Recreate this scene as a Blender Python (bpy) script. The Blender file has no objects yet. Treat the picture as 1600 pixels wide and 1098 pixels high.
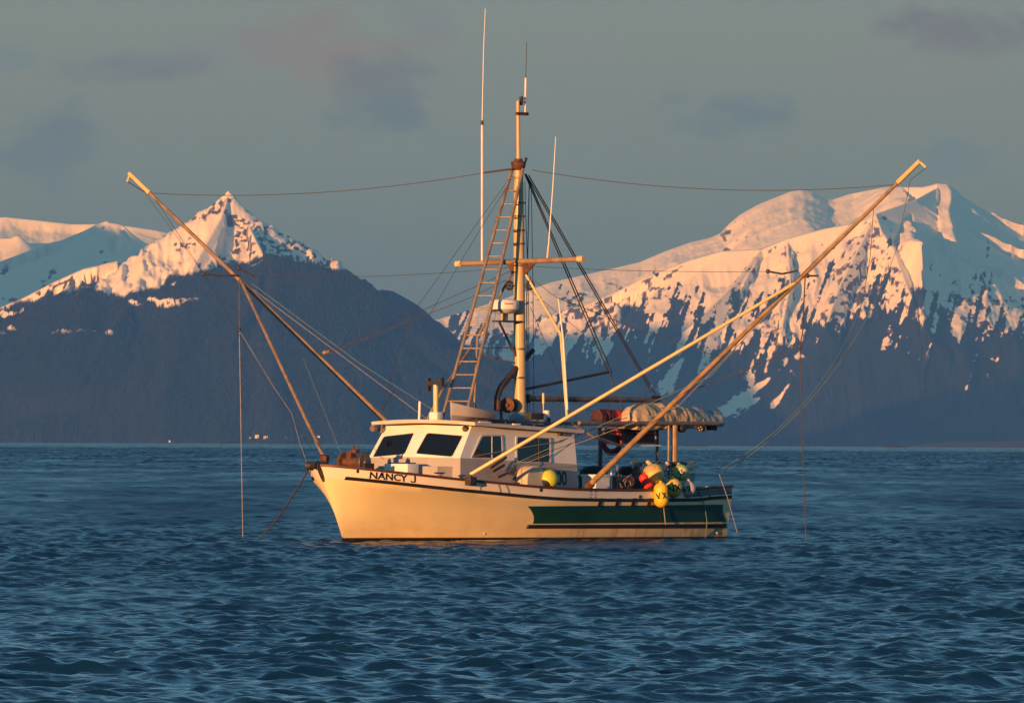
import bpy, bmesh, math, random
import numpy as np
from mathutils import Vector, Matrix

rad = math.radians
SC = bpy.context.scene
COL = SC.collection

# ------------------------------------------------------------------ camera
F = 15400.0                      # focal length in pixels of the 1600 px wide photograph
CAM_H = 2.11                     # eye height above the water
ROLL, PITCH = 0.005, math.atan(145.0 / F)
cam = bpy.data.cameras.new('camera')
cam_ob = bpy.data.objects.new('camera', cam)
COL.objects.link(cam_ob)
cam.sensor_width = 36.0
cam.lens = 36.0 * F / 1600.0
cam.clip_start, cam.clip_end = 1.0, 200000.0
FWD = Vector((0, math.cos(PITCH), math.sin(PITCH)))
UP0 = Vector((0, -math.sin(PITCH), math.cos(PITCH)))
RT0 = Vector((1, 0, 0))
RT = RT0 * math.cos(ROLL) + UP0 * math.sin(ROLL)
UP = -RT0 * math.sin(ROLL) + UP0 * math.cos(ROLL)
CAM = Vector((0, 0, CAM_H))
cam_ob.matrix_world = Matrix((
    (RT.x, UP.x, -FWD.x, CAM.x), (RT.y, UP.y, -FWD.y, CAM.y),
    (RT.z, UP.z, -FWD.z, CAM.z), (0, 0, 0, 1)))
SC.camera = cam_ob

# ------------------------------------------------------------------ sun, sky, exposure
SUN_EL, SUN_AZ = rad(3.6), rad(29.5)        # low sun behind the camera, to its left
sun = bpy.data.lights.new('sun', 'SUN')
sun.energy, sun.angle, sun.color = 5.0, rad(0.5), (1.0, 0.45, 0.155)
sun_ob = bpy.data.objects.new('sun', sun)
COL.objects.link(sun_ob)
TO_SUN = Vector((-math.sin(SUN_AZ) * math.cos(SUN_EL), -math.cos(SUN_AZ) * math.cos(SUN_EL), math.sin(SUN_EL)))
sun_ob.rotation_euler = TO_SUN.to_track_quat('Z', 'Y').to_euler()
sun_ob.location = (-60, -60, 60)

world = bpy.data.worlds.new('World')
SC.world = world
world.use_nodes = True
wt = world.node_tree
wbg = wt.nodes['Background']


def wn(kind, **kw):
    n = wt.nodes.new(kind)
    for k, v in kw.items():
        setattr(n, k, v)
    return n


sky = wn('ShaderNodeTexSky', sky_type='NISHITA', sun_disc=False)
sky.sun_elevation, sky.sun_rotation = SUN_EL, rad(180) + SUN_AZ
sky.dust_density, sky.air_density, sky.ozone_density = 0.4, 1.0, 3.0
wtc = wn('ShaderNodeTexCoord')
wsep = wn('ShaderNodeSeparateXYZ')
wt.links.new(wtc.outputs['Generated'], wsep.inputs[0])
# a thin high veil of cloud over the low sky, thinning out overhead
wramp = wn('ShaderNodeValToRGB')
WK = 10.0     # the sky background runs at strength 0.1
els = [(0.0, (.048, .078, .170)), (0.020, (.074, .104, .158)), (0.042, (.130, .158, .180)),
       (0.070, (.130, .200, .280)), (0.13, (.100, .255, .390)), (0.24, (.090, .260, .420)), (0.6, (.068, .165, .275))]
cr = wramp.color_ramp
while len(cr.elements) < len(els):
    cr.elements.new(0.5)
for e, (p, c) in zip(cr.elements, els):
    e.position = p
    e.color = (*c, 1)
wt.links.new(wsep.outputs['Z'], wramp.inputs[0])
# soft broken clouds in the veil: banks at their own bearings (u = east/north, v = up/north), edges torn by noise
wmap = wn('ShaderNodeMapping')
wmap.inputs['Scale'].default_value = (120, 120, 230)
wt.links.new(wtc.outputs['Generated'], wmap.inputs[0])
wno = wn('ShaderNodeTexNoise')
wno.inputs['Scale'].default_value, wno.inputs['Detail'].default_value = 1.0, 5.0
wno.inputs['Roughness'].default_value = 0.68
wt.links.new(wmap.outputs[0], wno.inputs['Vector'])


def wmath(op, a, b=None, clamp=False):
    n = wn('ShaderNodeMath', operation=op, use_clamp=clamp)
    for i, v in enumerate((a, b)):
        if v is None: continue
        if isinstance(v, (int, float)): n.inputs[i].default_value = v
        else: wt.links.new(v, n.inputs[i])
    return n.outputs[0]


wy = wmath('MAXIMUM', wsep.outputs['Y'], 0.05)
wu, wv = wmath('DIVIDE', wsep.outputs['X'], wy), wmath('DIVIDE', wsep.outputs['Z'], wy)
cloud_col = wramp.outputs[0]
# bearing, height, half width, half height, strength, colour
BANKS = [(-.0185, .0400, .0090, .0044, .85, (.148, .120, .138)), (-.0130, .0370, .0055, .0030, .75, (.082, .098, .160)), (-.0105, .0430, .0040, .0022, .6, (.118, .130, .195)),
         (-.0370, .0383, .0075, .0018, .8, (.090, .098, .165)), (-.0290, .0400, .0065, .0022, .40, (.125, .135, .200)), (-.0140, .0332, .0052, .0018, .7, (.062, .090, .165)),
         (-.0475, .0300, .0068, .0036, .65, (.056, .084, .165)), (-.0510, .0392, .0025, .0015, .6, (.09, .128, .20)), (.0215, .0335, .0060, .0022, .75, (.062, .092, .170)),
         (.0455, .0425, .0085, .0026, .9, (.098, .096, .140)), (.0400, .0385, .0070, .0024, .45, (.130, .138, .195)), (.0440, .0290, .0045, .0016, .60, (.070, .108, .205)),
         (-.0030, .0290, .0060, .0018, .50, (.080, .118, .205)), (.0070, .0400, .0040, .0014, .35, (.14, .145, .20)), (-.0420, .0225, .0080, .0016, .40, (.080, .112, .195))]
wjit = wmath('MULTIPLY', wmath('SUBTRACT', wno.outputs[0], 0.5), 6.5)
for u0, v0, ru, rv, st, colr in BANKS:
    du = wmath('MULTIPLY', wmath('SUBTRACT', wu, u0), 1 / ru); dv = wmath('MULTIPLY', wmath('SUBTRACT', wv, v0), 1 / rv)
    q = wmath('ADD', wmath('MULTIPLY', du, du), wmath('MULTIPLY', dv, dv))
    mr = wn('ShaderNodeMapRange', interpolation_type='SMOOTHSTEP')
    mr.inputs['From Min'].default_value, mr.inputs['From Max'].default_value = 1.7, -0.2
    mr.inputs['To Max'].default_value = st
    wt.links.new(wmath('ADD', q, wjit), mr.inputs[0])
    mx = wn('ShaderNodeMix', data_type='RGBA')
    wt.links.new(mr.outputs[0], mx.inputs['Factor']); wt.links.new(cloud_col, mx.inputs['A'])
    mx.inputs['B'].default_value = (*colr, 1)
    cloud_col = mx.outputs['Result']
wmul = wn('ShaderNodeVectorMath', operation='SCALE')
wmul.inputs['Scale'].default_value = WK
wt.links.new(cloud_col, wmul.inputs[0])
wfade = wn('ShaderNodeMapRange')
wfade.inputs['From Min'].default_value, wfade.inputs['From Max'].default_value = 0.0, 0.45
wfade.inputs['To Min'].default_value, wfade.inputs['To Max'].default_value = 0.96, 0.55
wt.links.new(wsep.outputs['Z'], wfade.inputs[0])
wfin = wn('ShaderNodeMix', data_type='RGBA')
wt.links.new(wfade.outputs[0], wfin.inputs['Factor'])
wt.links.new(sky.outputs[0], wfin.inputs['A'])
wt.links.new(wmul.outputs[0], wfin.inputs['B'])
wt.links.new(wfin.outputs['Result'], wbg.inputs['Color'])
wbg.inputs['Strength'].default_value = 0.1

SC.view_settings.view_transform = 'Standard'
SC.view_settings.look = 'None'
SC.view_settings.exposure = 0.5
SC.view_settings.gamma = 1.0
SC.view_settings.use_curve_mapping = False
SC.render.engine = 'CYCLES'
SC.cycles.use_denoising = True
SC.cycles.max_bounces = 6
SC.cycles.volume_bounces = 0
SC.cycles.volume_step_rate = 1.0
SC.cycles.caustics_reflective = False
SC.cycles.caustics_refractive = False


# ------------------------------------------------------------------ shared helpers
def ray(px, py):
    """direction of the line of sight through a point of the 1600 x 1098 photograph"""
    return (FWD + RT * ((px - 800.0) / F) - UP * ((py - 549.0) / F)).normalized()


def far(px, py, dist):
    """the point at a real distance (metres along +Y) seen at that point of the photograph"""
    d = ray(px, py)
    return CAM + d * (dist / d.y)


def tag(o, label=None, cat=None, group=None, kind=None):
    if label: o['label'] = label
    if cat: o['category'] = cat
    if group: o['group'] = group
    if kind: o['kind'] = kind
    return o


def link(name, me, mat=None, parent=None):
    o = bpy.data.objects.new(name, me)
    COL.objects.link(o)
    if mat is not None:
        for m in (mat if isinstance(mat, (list, tuple)) else [mat]):
            me.materials.append(m)
    if parent is not None:
        o.parent = parent
    return o


def np_mesh(name, co, quads=None, tris=None, smooth=True):
    me = bpy.data.meshes.new(name)
    co = np.asarray(co, dtype=np.float32)
    me.vertices.add(len(co))
    me.vertices.foreach_set('co', co.ravel())
    loops, starts = [], []
    n = 0
    if quads is not None and len(quads):
        q = np.asarray(quads, dtype=np.int32)
        loops.append(q.ravel()); starts.append(np.arange(len(q)) * 4); n = q.size
    if tris is not None and len(tris):
        t = np.asarray(tris, dtype=np.int32)
        loops.append(t.ravel()); starts.append(n + np.arange(len(t)) * 3)
    loops = np.concatenate(loops).astype(np.int32)
    starts = np.concatenate(starts).astype(np.int32)
    me.loops.add(len(loops))
    me.loops.foreach_set('vertex_index', loops)
    me.polygons.add(len(starts))
    me.polygons.foreach_set('loop_start', starts)
    me.update(calc_edges=True)
    me.polygons.foreach_set('use_smooth', np.full(len(starts), smooth, dtype=bool))
    me.validate()
    return me


def grid_quads(nr, nc):
    i = np.arange(nr - 1)[:, None] * nc + np.arange(nc - 1)[None, :]
    return np.stack([i, i + 1, i + nc + 1, i + nc], -1).reshape(-1, 4)


def _hash(ix, iy, seed):
    h = (ix.astype(np.int64) * 374761393 + iy.astype(np.int64) * 668265263 + seed * 974634777) & 0xffffffff
    h = ((h ^ (h >> 13)) * 1274126177) & 0xffffffff
    return ((h ^ (h >> 16)) & 0xffff) / 65535.0


def vnoise(x, y, seed=0):
    ix, iy = np.floor(x), np.floor(y)
    fx, fy = x - ix, y - iy
    u = fx * fx * fx * (fx * (fx * 6 - 15) + 10); v = fy * fy * fy * (fy * (fy * 6 - 15) + 10)
    a, b = _hash(ix, iy, seed), _hash(ix + 1, iy, seed)
    c, d = _hash(ix, iy + 1, seed), _hash(ix + 1, iy + 1, seed)
    return (a + (b - a) * u) * (1 - v) + (c + (d - c) * u) * v      # 0..1


def fbm(x, y, octaves=5, seed=0, gain=0.5):
    s = np.zeros_like(x); a = 1.0; t = 0.0
    for o in range(octaves):
        s += a * vnoise(x, y, seed + o * 17); t += a
        a *= gain
        x, y = x * 2.03 + 11.3, y * 2.03 - 7.1
    return s / t


def ridged(x, y, octaves=5, seed=0, gain=0.5):
    s = np.zeros_like(x); a = 1.0; t = 0.0
    for o in range(octaves):
        s += a * (1 - np.abs(2 * vnoise(x, y, seed + o * 13) - 1)); t += a
        a *= gain
        x, y = x * 2.07 - 5.3, y * 2.07 + 3.7
    return s / t


def sstep(a, b, x):
    t = np.clip((x - a) / (b - a), 0, 1)
    return t * t * (3 - 2 * t)


# ------------------------------------------------------------------ material helpers
def material(name, color=(.8, .8, .8), rough=0.5, metal=0.0, spec=0.5):
    m = bpy.data.materials.new(name)
    m.use_nodes = True
    b = m.node_tree.nodes['Principled BSDF']
    b.inputs['Base Color'].default_value = (*color, 1)
    b.inputs['Roughness'].default_value = rough
    b.inputs['Metallic'].default_value = metal
    b.inputs['Specular IOR Level'].default_value = spec
    return m


def nd(m, kind, **kw):
    n = m.node_tree.nodes.new(kind)
    for k, v in kw.items():
        setattr(n, k, v)
    return n


def worn(name, c1, c2, scale=3.0, rough=0.5, metal=0.0, lo=0.4, hi=0.62, bump=0.0, stretch=(1, 1, 1), detail=6.0, spec=0.5):
    """two-tone weathered surface: noise between two colours, optional bump"""
    m = material(name, c1, rough, metal, spec)
    L = m.node_tree.links
    b = m.node_tree.nodes['Principled BSDF']
    tc = nd(m, 'ShaderNodeTexCoord'); mp = nd(m, 'ShaderNodeMapping')
    mp.inputs['Scale'].default_value = stretch
    L.new(tc.outputs['Object'], mp.inputs[0])
    no = nd(m, 'ShaderNodeTexNoise')
    no.inputs['Scale'].default_value, no.inputs['Detail'].default_value = scale, detail
    no.inputs['Roughness'].default_value = 0.65
    L.new(mp.outputs[0], no.inputs['Vector'])
    r = nd(m, 'ShaderNodeValToRGB')
    r.color_ramp.elements[0].position, r.color_ramp.elements[0].color = lo, (*c1, 1)
    r.color_ramp.elements[1].position, r.color_ramp.elements[1].color = hi, (*c2, 1)
    L.new(no.outputs[0], r.inputs[0])
    L.new(r.outputs[0], b.inputs['Base Color'])
    if bump:
        bp = nd(m, 'ShaderNodeBump')
        bp.inputs['Strength'].default_value, bp.inputs['Distance'].default_value = bump, 0.02
        L.new(no.outputs[0], bp.inputs['Height'])
        L.new(bp.outputs[0], b.inputs['Normal'])
    return m


# ------------------------------------------------------------------ mountains
def terrain_material(name, snow, rock, wood, fine):
    """snow, bare rock and woodland ground by the 'cover' attribute (R rock, G wood), broken up by fine noise"""
    m = material(name, snow, 0.75, 0, 0.2)
    L = m.node_tree.links
    b = m.node_tree.nodes['Principled BSDF']
    at = nd(m, 'ShaderNodeAttribute', attribute_name='cover')
    sep = nd(m, 'ShaderNodeSeparateColor')
    L.new(at.outputs['Color'], sep.inputs[0])
    tc = nd(m, 'ShaderNodeTexCoord')
    no = nd(m, 'ShaderNodeTexNoise')
    no.inputs['Scale'].default_value, no.inputs['Detail'].default_value = fine, 6.0
    no.inputs['Roughness'].default_value = 0.7
    L.new(tc.outputs['Object'], no.inputs['Vector'])
    prev = None
    for ch, colr, lo in (('Red', rock, 0.06), ('Green', wood, 0.06)):
        ad = nd(m, 'ShaderNodeMath', operation='ADD')
        L.new(sep.outputs[ch], ad.inputs[0]); L.new(no.outputs[0], ad.inputs[1])
        mr = nd(m, 'ShaderNodeMapRange')
        mr.inputs['From Min'].default_value, mr.inputs['From Max'].default_value = 0.80, 1.20
        L.new(ad.outputs[0], mr.inputs[0])
        mx = nd(m, 'ShaderNodeMix', data_type='RGBA')
        L.new(mr.outputs[0], mx.inputs['Factor'])
        if prev is None:
            mx.inputs['A'].default_value = (*snow, 1)
        else:
            L.new(prev, mx.inputs['A'])
        mx.inputs['B'].default_value = (*colr, 1)
        prev = mx.outputs['Result']
    L.new(prev, b.inputs['Base Color'])
    bp = nd(m, 'ShaderNodeBump')
    bp.inputs['Strength'].default_value, bp.inputs['Distance'].default_value = 0.6, 0.25 / fine
    L.new(no.outputs[0], bp.inputs['Height'])
    L.new(bp.outputs[0], b.inputs['Normal'])
    return m


SNOW = terrain_material('snow_and_rock', (.82, .82, .84), (.080, .070, .068), (.009, .014, .013), 0.05)


def ridge_height(x, y, ridges):
    """height field: the highest of all ridges, each falling off from its crest line; also the distance to that crest"""
    h = np.full(x.shape, -60.0); dd = np.full(x.shape, 1e4)
    for pts, slope, back in ridges:
        if isinstance(slope, tuple):          # long crest with a gentle upper slope that steepens lower down
            c = np.array(sorted(pts))
            zc, yc = np.interp(x, c[:, 0], c[:, 2]), np.interp(x, c[:, 0], c[:, 1])
            zc = np.where((x < c[0, 0]) | (x > c[-1, 0]), -500, zc)
            k1, dk, k2 = slope
            dy = yc - y
            z = zc - np.where(dy < 0, -back * dy, k1 * np.minimum(dy, dk) + k2 * np.maximum(dy - dk, 0))
            up = z > h
            h = np.where(up, z, h); dd = np.where(up, np.abs(dy), dd)
            continue
        for a, b in zip(pts[:-1], pts[1:]):
            ax, ay, az = a; bx, by, bz = b
            ex, ey = bx - ax, by - ay
            t = np.clip(((x - ax) * ex + (y - ay) * ey) / (ex * ex + ey * ey + 1e-9), 0, 1)
            qx, qy = x - (ax + t * ex), y - (ay + t * ey)
            d = np.sqrt(qx * qx + qy * qy)
            fall = slope * d
            fall = np.where(qy > 0, back * d, fall)
            z = az + t * (bz - az) - fall * (0.80 + 0.45 * np.exp(-d / 150.0))
            up = z > h
            h = np.where(up, z, h); dd = np.where(up, d, dd)
    return h, dd


def build_terrain(name, xr, yr, step, ridges, gully, mask, mat=SNOW, seed=1, width=300, calm_beyond=None):
    xs = np.arange(xr[0], xr[1] + step[0], step[0]); ys = np.arange(yr[0], yr[1] + step[1], step[1])
    X, Y = np.meshgrid(xs, ys)
    wx = X + 60 * (fbm(X / 260, Y / 260, 3, seed + 5) - .5); wy = Y + 60 * (fbm(X / 260, Y / 260, 3, seed + 9) - .5)
    near = np.full(X.shape, 1.0)
    h0, d0 = ridge_height(X, Y, ridges)
    near = sstep(5, 160, d0)
    h1, d1 = ridge_height(X * (1 - near) + wx * near, Y * (1 - near) + wy * near, ridges)
    amp = np.minimum(d1 * 0.30, gully)
    rn = ridged((wx + X) / (2 * width) + seed, (Y + wy) / (9 * width), 5, seed, 0.55)
    calm = sstep(.30, .52, fbm(X / 430, Y / 500, 2, seed + 21))
    if calm_beyond:
        calm = np.maximum(calm, .55) * (1 - .85 * sstep(calm_beyond - 60, calm_beyond + 60, Y)) 
    H = h1 - amp * (1 - rn) * (.35 + 1.25 * calm) + np.minimum(d1 * .05, 6) * calm * (fbm(X / 36, Y / 90, 3, seed + 3) - .5)
    H = np.maximum(H, -8.0 - 0 * H)
    co = np.stack([X, Y, H], -1).reshape(-1, 3)
    me = np_mesh(name, co, grid_quads(len(ys), len(xs)))
    gx = np.gradient(H, step[0], axis=1); gy = np.gradient(H, step[1], axis=0)
    # where each point shows in the line of sight from the landing, for laying out cover: pure map coordinates X, Y, height
    rock, wood = mask(X, Y, H, gx, gy, d1)
    ca = me.color_attributes.new('cover', 'FLOAT_COLOR', 'POINT')
    c = np.zeros((X.size, 4), dtype=np.float32)
    c[:, 0] = np.clip(rock, 0, 1).ravel(); c[:, 1] = np.clip(wood, 0, 1).ravel(); c[:, 3] = 1
    ca.data.foreach_set('color', c.ravel())
    o = link(name, me, mat)
    tag(o, kind='structure')
    return X, Y, H, wood


def crest(pts):
    return [tuple(far(px, py, D)) for px, py, D in pts]


K = 1000.0


def line_of(pts, D):
    """a height line across a mountain face: (x, z) world pairs at that distance"""
    w = [far(px, py, D) for px, py in pts]
    return np.array([p.x for p in w]), np.array([p.z for p in w])


# left mountain: pointed snow peak, its shoulder, and its unseen continuation to the left, raised to shade the massif
snow_peak = [
    (crest([(-900, 200, 31*K), (-620, 190, 31*K), (-380, 240, 30.8*K), (-200, 340, 30.6*K), (-60, 492, 30*K), (0, 480, 30*K), (40, 463, 30*K),
            (82, 441, 30*K), (131, 419, 30*K), (165, 412, 30*K), (197, 405, 30*K), (243, 376, 30*K), (262, 366, 30*K), (281, 361, 30*K),
            (302, 346, 30*K), (331, 329, 30*K), (341, 314, 30*K), (350, 303, 30*K), (357, 297, 30*K), (362, 303, 30*K), (370, 313, 30*K),
            (381, 321, 30*K), (392, 332, 30*K), (413, 349, 30*K), (436, 374, 30*K), (451, 386, 30*K), (465, 396, 30*K), (480, 405, 30*K),
            (490, 409, 30*K), (498, 450, 30*K), (502, 520, 30*K)]), 0.72, 0.8),
    (crest([(357, 299, 30*K), (345, 340, 29.86*K), (322, 380, 29.70*K), (300, 420, 29.55*K)]), 0.75, 0.75),
    (crest([(362, 306, 30*K), (385, 345, 29.88*K), (400, 375, 29.75*K), (412, 398, 29.6*K)]), 0.75, 0.8),
    (crest([(281, 362, 30*K), (255, 395, 29.85*K), (235, 430, 29.65*K), (190, 470, 29.5*K)]), 0.7, 0.7),
    (crest([(165, 412, 30*K), (120, 440, 29.85*K), (80, 465, 29.65*K)]), 0.7, 0.7),
]


def peak_mask(X, Y, H, gx, gy, d):
    lx, lz = line_of([(-400, 480), (0, 480), (72, 458), (131, 446), (170, 462), (210, 458), (249, 446), (279, 430), (315, 422), (344, 412), (420, 405), (520, 420)], 29.9*K)
    tl = np.interp(X, lx, lz)
    patch = fbm(X / 100, H / 60, 3, 41)
    fine = fbm(X / 10, H / 9, 3, 77)
    slope = np.sqrt(gx * gx + gy * gy)
    rock = 0.95 * sstep(.42, .62, patch) * sstep(.43, .63, fine) + .35 * sstep(.9, 1.3, slope) * fine
    rock *= sstep(5, 50, d + 25)
    wood = sstep(14, -22, H - tl + 46 * (fbm(X / 38, H / 90, 4, 8) - .5))
    return rock, wood


build_terrain('snow_mountain', (-4200, 100), (28.2*K, 30.7*K), (4.5, 7.0), snow_peak, 80, peak_mask, seed=3, width=120)

# wooded shoulder standing in front of the peak
wood_ridge = [
    (crest([(-900, 470, 29.5*K), (-300, 505, 29.4*K), (-100, 500, 29.4*K), (0, 484, 29.4*K), (33, 480, 29.4*K), (72, 469, 29.4*K), (131, 458, 29.4*K),
            (170, 472, 29.4*K), (210, 466, 29.4*K), (249, 453, 29.4*K), (279, 438, 29.4*K), (315, 431, 29.4*K), (344, 422, 29.4*K), (385, 415, 29.4*K),
            (403, 411, 29.35*K), (411, 399, 29.35*K), (426, 396, 29.3*K), (456, 406, 29.3*K), (500, 413, 29.3*K), (540, 429, 29.3*K),
            (570, 445, 29.3*K), (600, 465, 29.3*K), (640, 494, 29.3*K), (690, 527, 29.3*K), (740, 562, 29.3*K), (800, 602, 29.3*K),
            (860, 642, 29.3*K), (940, 690, 29.3*K), (990, 702, 29.3*K)]), (0.46, 5000, .46), 0.9),
    (crest([(426, 398, 29.3*K), (395, 470, 29.1*K), (340, 560, 28.8*K), (290, 640, 28.5*K)]), 0.6, 0.6),
    (crest([(590, 460, 29.3*K), (600, 530, 29.05*K), (560, 620, 28.7*K)]), 0.6, 0.6),
    (crest([(210, 468, 29.4*K), (170, 520, 29.1*K), (120, 600, 28.8*K)]), 0.6, 0.6),
]


def wood_mask(X, Y, H, gx, gy, d):
    lx, lz = line_of([(-900, 520), (0, 500), (120, 500), (170, 520), (250, 470), (330, 440), (400, 410), (450, 330), (900, 100)], 29.2*K)
    tl = np.interp(X, lx, lz)
    clear = sstep(.62, .75, fbm(X / 60, H / 30, 4, 19)) * sstep(-70, 5, H - tl)
    return np.zeros_like(X), 1 - 0.9 * clear


wood_grid = build_terrain('wooded_hill', (-3600, 420), (27.2*K, 29.7*K), (4.5, 8.0), wood_ridge, 55, wood_mask, seed=8)

build_terrain('snow_mountain', (-5600, -2000), (32.0*K, 35.5*K), (20, 24.0), [  # unseen peak off to the left, added to shade the pale far ranges
    (crest([(-1560, 330, 34*K), (-1300, 185, 34*K), (-1114, 140, 34*K), (-960, 165, 34*K), (-800, 215, 34*K), (-640, 310, 34*K), (-480, 420, 34*K)]), 0.6, 0.7)], 80, peak_mask, seed=5)

# pale ranges far behind on the left
build_terrain('far_snow_mountain', (-2900, -1100), (36.6*K, 38.6*K), (5, 9.0), [
    (crest([(-300, 400, 38*K), (-80, 432, 38*K), (0, 407, 38*K), (40, 392, 38*K), (70, 382, 38*K), (100, 372, 38*K), (128, 360, 38*K), (150, 349, 38*K), (166, 344, 38*K),
            (180, 347, 38*K), (192, 351, 38*K), (208, 364, 38*K), (225, 378, 38*K), (250, 397, 38*K), (300, 430, 38*K)]), 0.5, 0.9),
    (crest([(190, 352, 38*K), (182, 378, 37.8*K), (190, 400, 37.7*K)]), 0.5, 0.7),
    (crest([(60, 386, 38*K), (20, 430, 37.7*K), (-60, 460, 37.5*K)]), 0.5, 0.7),
], 45, lambda X, Y, H, gx, gy, d: (.9 * sstep(.62, .72, fbm(X / 110, H / 60, 3, 5)) * sstep(.4, .6, fbm(X / 20, H / 12, 3, 6)), 0 * X), seed=21)
build_terrain('distant_snow_range', (-4200, -1300), (47*K, 49.4*K), (8, 14.0), [
    (crest([(-320, 345, 49*K), (-120, 330, 49*K), (-30, 340, 49*K), (10, 338, 49*K), (60, 343, 49*K), (110, 349, 49*K), (150, 349, 49*K), (200, 352, 49*K), (245, 359, 49*K),
            (300, 372, 49*K), (400, 420, 49*K)]), 0.4, 0.8),
    (crest([(40, 376, 48.4*K), (28, 367, 48.4*K), (18, 371, 48.4*K), (-20, 372, 48.4*K), (-60, 380, 48.4*K)]), 0.5, 0.8),
], 30, lambda X, Y, H, gx, gy, d: (0 * X, 0 * X), seed=33)

# the broad massif on the right
massif = [
    (crest([(560, 530, 37.6*K), (640, 508, 37.6*K), (690, 497, 37.8*K), (740, 482, 37.8*K), (800, 462, 38*K), (860, 441, 38*K), (940, 423, 38*K), (1000, 409, 38*K),
            (1040, 392, 38*K), (1080, 378, 38*K), (1110, 371, 38*K), (1126, 364, 38*K), (1138, 350, 38*K), (1158, 334, 38*K), (1185, 319, 38*K),
            (1210, 309, 38*K), (1235, 299, 38*K), (1252, 296, 38*K), (1268, 300, 38*K), (1290, 311, 38*K), (1300, 312, 38*K), (1330, 302, 38*K),
            (1360, 296, 37.8*K), (1385, 291, 37.6*K), (1410, 291, 37.4*K)]), (.13, 1750, .7), 0.8),
    (crest([(1410, 291, 37.4*K), (1440, 291, 37.2*K), (1462, 286, 37*K), (1480, 287, 37*K), (1492, 294, 37*K),
            (1505, 307, 37*K), (1522, 317, 37*K), (1545, 334, 37*K), (1562, 347, 37*K), (1580, 366, 37*K), (1600, 385, 37*K), (1640, 410, 37*K),
            (1760, 480, 37*K), (2000, 560, 37*K)]), (.30, 700, .55), 0.8),
    # rocky left shoulder of the first top
    (crest([(1252, 297, 38*K), (1225, 318, 37.9*K), (1180, 346, 37.82*K), (1134, 377, 37.76*K)]), 0.9, 0.9),
    # the lit lower shoulder in front of the bowl
    (crest([(860, 500, 36.2*K), (930, 468, 36.2*K), (1000, 436, 36.2*K), (1040, 420, 36.2*K), (1080, 405, 36.2*K), (1130, 391, 36.2*K), (1190, 388, 36.2*K), (1230, 372, 36.2*K),
            (1290, 356, 36.2*K), (1330, 349, 36.2*K), (1368, 337, 36.2*K)]), 0.62, 0.45),
    # the sharp spur coming forward from the main top
    (crest([(1470, 290, 37*K), (1430, 312, 36.6*K), (1368, 334, 36.2*K), (1378, 362, 36.0*K), (1396, 386, 35.85*K), (1404, 412, 35.7*K), (1418, 450, 35.5*K),
            (1452, 520, 35.2*K)]), 0.72, 0.5),
    (crest([(1368, 336, 36.2*K), (1340, 390, 35.9*K), (1310, 450, 35.6*K), (1290, 510, 35.3*K)]), 0.8, 0.7),
    (crest([(1190, 388, 36.2*K), (1150, 440, 35.9*K), (1090, 500, 35.5*K)]), 0.7, 0.7),
    (crest([(1230, 374, 36.2*K), (1235, 440, 35.8*K), (1220, 520, 35.4*K)]), 0.7, 0.7),
    (crest([(1510, 312, 37*K), (1530, 400, 36.3*K), (1545, 470, 35.8*K), (1530, 600, 35.2*K)]), 0.6, 0.6),
    (crest([(1590, 378, 37*K), (1640, 470, 36.2*K), (1650, 560, 35.6*K)]), 0.6, 0.6),
    # long lower shoulder on the left
    (crest([(700, 560, 36.0*K), (760, 535, 36.0*K), (850, 500, 36.0*K), (890, 480, 36.0*K), (960, 470, 36.0*K)]), 0.6, 0.5),
]


def massif_mask(X, Y, H, gx, gy, d):
    lx, lz = line_of([(500, 520), (700, 522), (800, 520), (850, 508), (890, 488), (960, 492), (1010, 500), (1080, 500), (1150, 520), (1220, 520), (1280, 492), (1340, 455),
                      (1400, 440), (1440, 480), (1500, 480), (1560, 470), (1620, 500), (1800, 540)], 35.6*K)
    tl = np.interp(X, lx, lz)
    dz = H - tl
    chute = fbm((X - .38 * H) / 26, H / 190, 4, 12, .6)        # avalanche chutes running down the fall line
    blot = fbm(X / 70, H / 60, 5, 61, .6)
    fine0 = fbm(X / 13, H / 16, 2, 62)
    wood = sstep(-.05, .13, -dz / 300 + 2.4 * (.485 - chute) + 1.5 * (.5 - blot) + .5 * (.5 - fine0))
    for p0, p1, w in (((1208, 590), (1138, 641), 17), ((1190, 622), (1150, 636), 20), ((1072, 558), (1044, 602), 20), ((1238, 600), (1212, 634), 7)):
        (ax, bx), (az, bz) = line_of([p0, p1], 34.6*K)       # lower snow chutes
        t = np.clip(((X - ax) * (bx - ax) + (H - az) * (bz - az)) / ((bx - ax) ** 2 + (bz - az) ** 2), 0, 1)
        dd = np.hypot(X - ax - t * (bx - ax), H - az - t * (bz - az)) / (w * (.35 + 1.3 * t))
        wood = wood * sstep(.55, 1.25, dd + 1.1 * (fbm(X / 12, H / 14, 3, 71) - .5))
    patch = fbm(X / 120, H / 80, 3, 31)
    fine = fbm(X / 18, H / 14, 3, 32)
    slope = np.sqrt(gx * gx + gy * gy)
    clean, _ = line_of([(1392, 700), (1400, 300)], 36*K)
    rock = .95 * sstep(.52, .68, patch) * sstep(.40, .70, fine) * sstep(260, 60, dz) * np.where((X > clean[0]) & (dz > 60), .15, 1)
    steep = sstep(.8, 1.1, slope) * sstep(.42, .62, fine) * np.where((X > clean[0]) & (dz > 60), .2, 1)
    return np.maximum(rock, .8 * steep), wood


build_terrain('snow_massif', (-700, 2500), (32.0*K, 38.8*K), (5, 9.0), massif, 60, massif_mask, seed=14, width=190, calm_beyond=36300)

# low wooded shore and two islets at the right
LOW = worn('low_shore_wood', (.010, .016, .017), (.018, .022, .020), 0.02, 0.9)


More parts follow.
